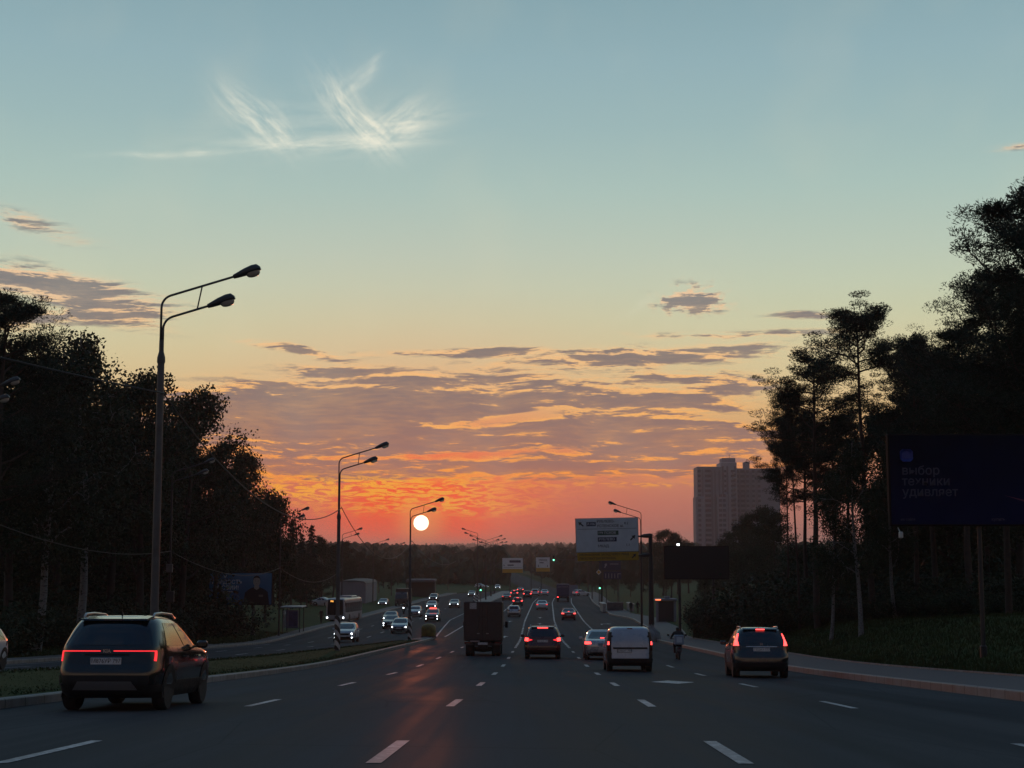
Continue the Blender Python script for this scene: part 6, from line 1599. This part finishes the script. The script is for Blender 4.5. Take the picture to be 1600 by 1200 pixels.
# kiosk
c0 = at(1041, 964, 172); b0 = gp(c0.x, 172); t = empty('kiosk', b0, 0, 'small pavement kiosk with pale corner columns and a red strip imitating a sun glint', 'kiosk')
mb = MB(); mb.box((0, 1.3, 1.15), (1.9, 2.3, 2.3)); mb.build('wall', mat('kiosk_dark', (.03, .026, .03), .4), t)
for x in (-1.02, 1.02): mb = MB(); mb.box((x, .1, 1.15), (.28, .28, 2.5)); mb.build('column', M_WALLG, t)
mb = MB(); mb.bevel_box((0, 1.2, 2.5), (2.6, 3.0, .22), .04); mb.build('roof', M_WALLG, t); mb = MB(); mb.bevel_box((.2, .9, 2.75), (.6, .8, .26), .04); mb.build('roof_vent', M_WALLG, t)
mb = MB(); mb.box((-.95, -.33, 2.5), (.62, .04, .13)); mb.build('glint_strip', mat('sun_glint_red', (.5, .1, .05), .4, emit=(1, .22, .09), estr=2.2), t)  # added glowing strip imitating a sun glint on the roof edge
# apartment tower
M_TOW = mat('tower_panel', (.21, .245, .29), .85, var=.10, vscale=.05); M_TOWD = mat('tower_recess', (.11, .13, .16), .7); M_TWIN = mat('tower_window', (.07, .085, .11), .15, spec=.7)
TY = 900.0; sc = TY / FOC; t = empty('apartment_tower', (at(1140, 860, TY).x, TY, ground_z(at(1140, 860, TY).x, TY)), 0, 'tall grey apartment tower with stepped roofs behind the right-hand trees', 'building')
def tx(px): return at(px, 800, TY).x - t.location.x
def tz(py): return at(800, py, TY).z - t.location.z
def block(x0, x1, top_, dep, y0, m=M_TOW, name='block'):
    mb = MB(); a, b = tx(x0), tx(x1); mb.bevel_box(((a + b) / 2, y0 + dep / 2, (tz(top_) - 4) / 2), (b - a, dep, tz(top_) + 4), .3); return mb.build(name, m, t)
wing = block(1087, 1102, 776, 14, -1); main = block(1090, 1128, 729, 18, 0); stair = block(1128, 1153, 722, 20, 1.5, mat('tower_panel_light', (.28, .32, .37), .85), 'stair_tower'); east = block(1153.3, 1222, 731, 22, 5, mat('tower_panel_dark', (.16, .19, .235), .85)); shelf = block(1120, 1137, 772, 6, -2.5)
mb = MB(); a, b = tx(1131), tx(1152); mb.bevel_box(((a + b) / 2, 10, tz(719)), (b - a, 12, 3.2), .2); mb.build('roof_plant', M_TOW, t); mb = MB(); a, b = tx(1168), tx(1176); mb.bevel_box(((a + b) / 2, 12, tz(728)), (b - a, 8, 6.0), .2); mb.build('roof_plant', M_TOW, t)
mb = MB(); mb.tube([(tx(1144), 8, tz(718)), (tx(1144), 8, tz(708))], .12, 6); mb.build('antenna', M_POLED, t)
def strips(par, xs, top_, y, w, name='recess_strip'):
    for x in xs: mb = MB(); mb.box((tx(x), y, (tz(top_) + 0) / 2), (w, .12, tz(top_))); mb.build(name, M_TOWD, par)
strips(main, (1098.5, 1113, 1118, 1124.5), 735, -.07, 1.0)
strips(stair, (1131, 1138, 1150), 728, 1.43, 1.2)
strips(east, (1158, 1167, 1176, 1185), 735, 4.93, 1.6)
def winrows(par, xs, rows_, y, w, h):
    mb = MB()
    for x in xs:
        for r in rows_: mb.box((tx(x), y, tz(r)), (w, .16, h))
    o = mb.build('window_grid', M_TWIN, par); o['kind'] = 'stuff'; return o
rws = [736 + 7.7 * k for k in range(17)]
winrows(main, (1093.5, 1104.5, 1109), rws, -.08, 1.9, 1.7); winrows(stair, (1134.5, 1145, 1148), rws, 1.42, 1.3, 1.6); winrows(east, (1155.5, 1162, 1164.5, 1171, 1180, 1189), rws, 4.92, 1.7, 1.6); winrows(shelf, (1125, 1131), rws[5:], -2.56, 1.9, 1.7); winrows(wing, (1093, ), rws[6:], -1.06, 1.8, 1.6)
mb = MB()
for r in rws: mb.bevel_box((tx(1148.6), .9, tz(r + 3)), (2.4, 1.2, 1.0), .1)
o = mb.build('balcony_stack', M_TOW, stair); o['kind'] = 'stuff'

# ------------------------------------------------------------------ evening haze
mb = MB(); mb.box((0, 5960, 16), (18400, 12300, 108)); hz_ = mb.build('haze', [bpy.data.materials.new('haze_air')])
hm = hz_.data.materials[0]; hm.use_nodes = True; nt = hm.node_tree
for n in list(nt.nodes): nt.nodes.remove(n)
pv = nt.nodes.new('ShaderNodeVolumePrincipled'); out = nt.nodes.new('ShaderNodeOutputMaterial'); nt.links.new(pv.outputs[0], out.inputs['Volume'])
pv.inputs['Color'].default_value = (.94, .80, .78, 1); pv.inputs['Density'].default_value = 0.00016; pv.inputs['Anisotropy'].default_value = 0.68
stuff(hz_, 'thin reddish evening haze filling the air over the valley', 'haze')
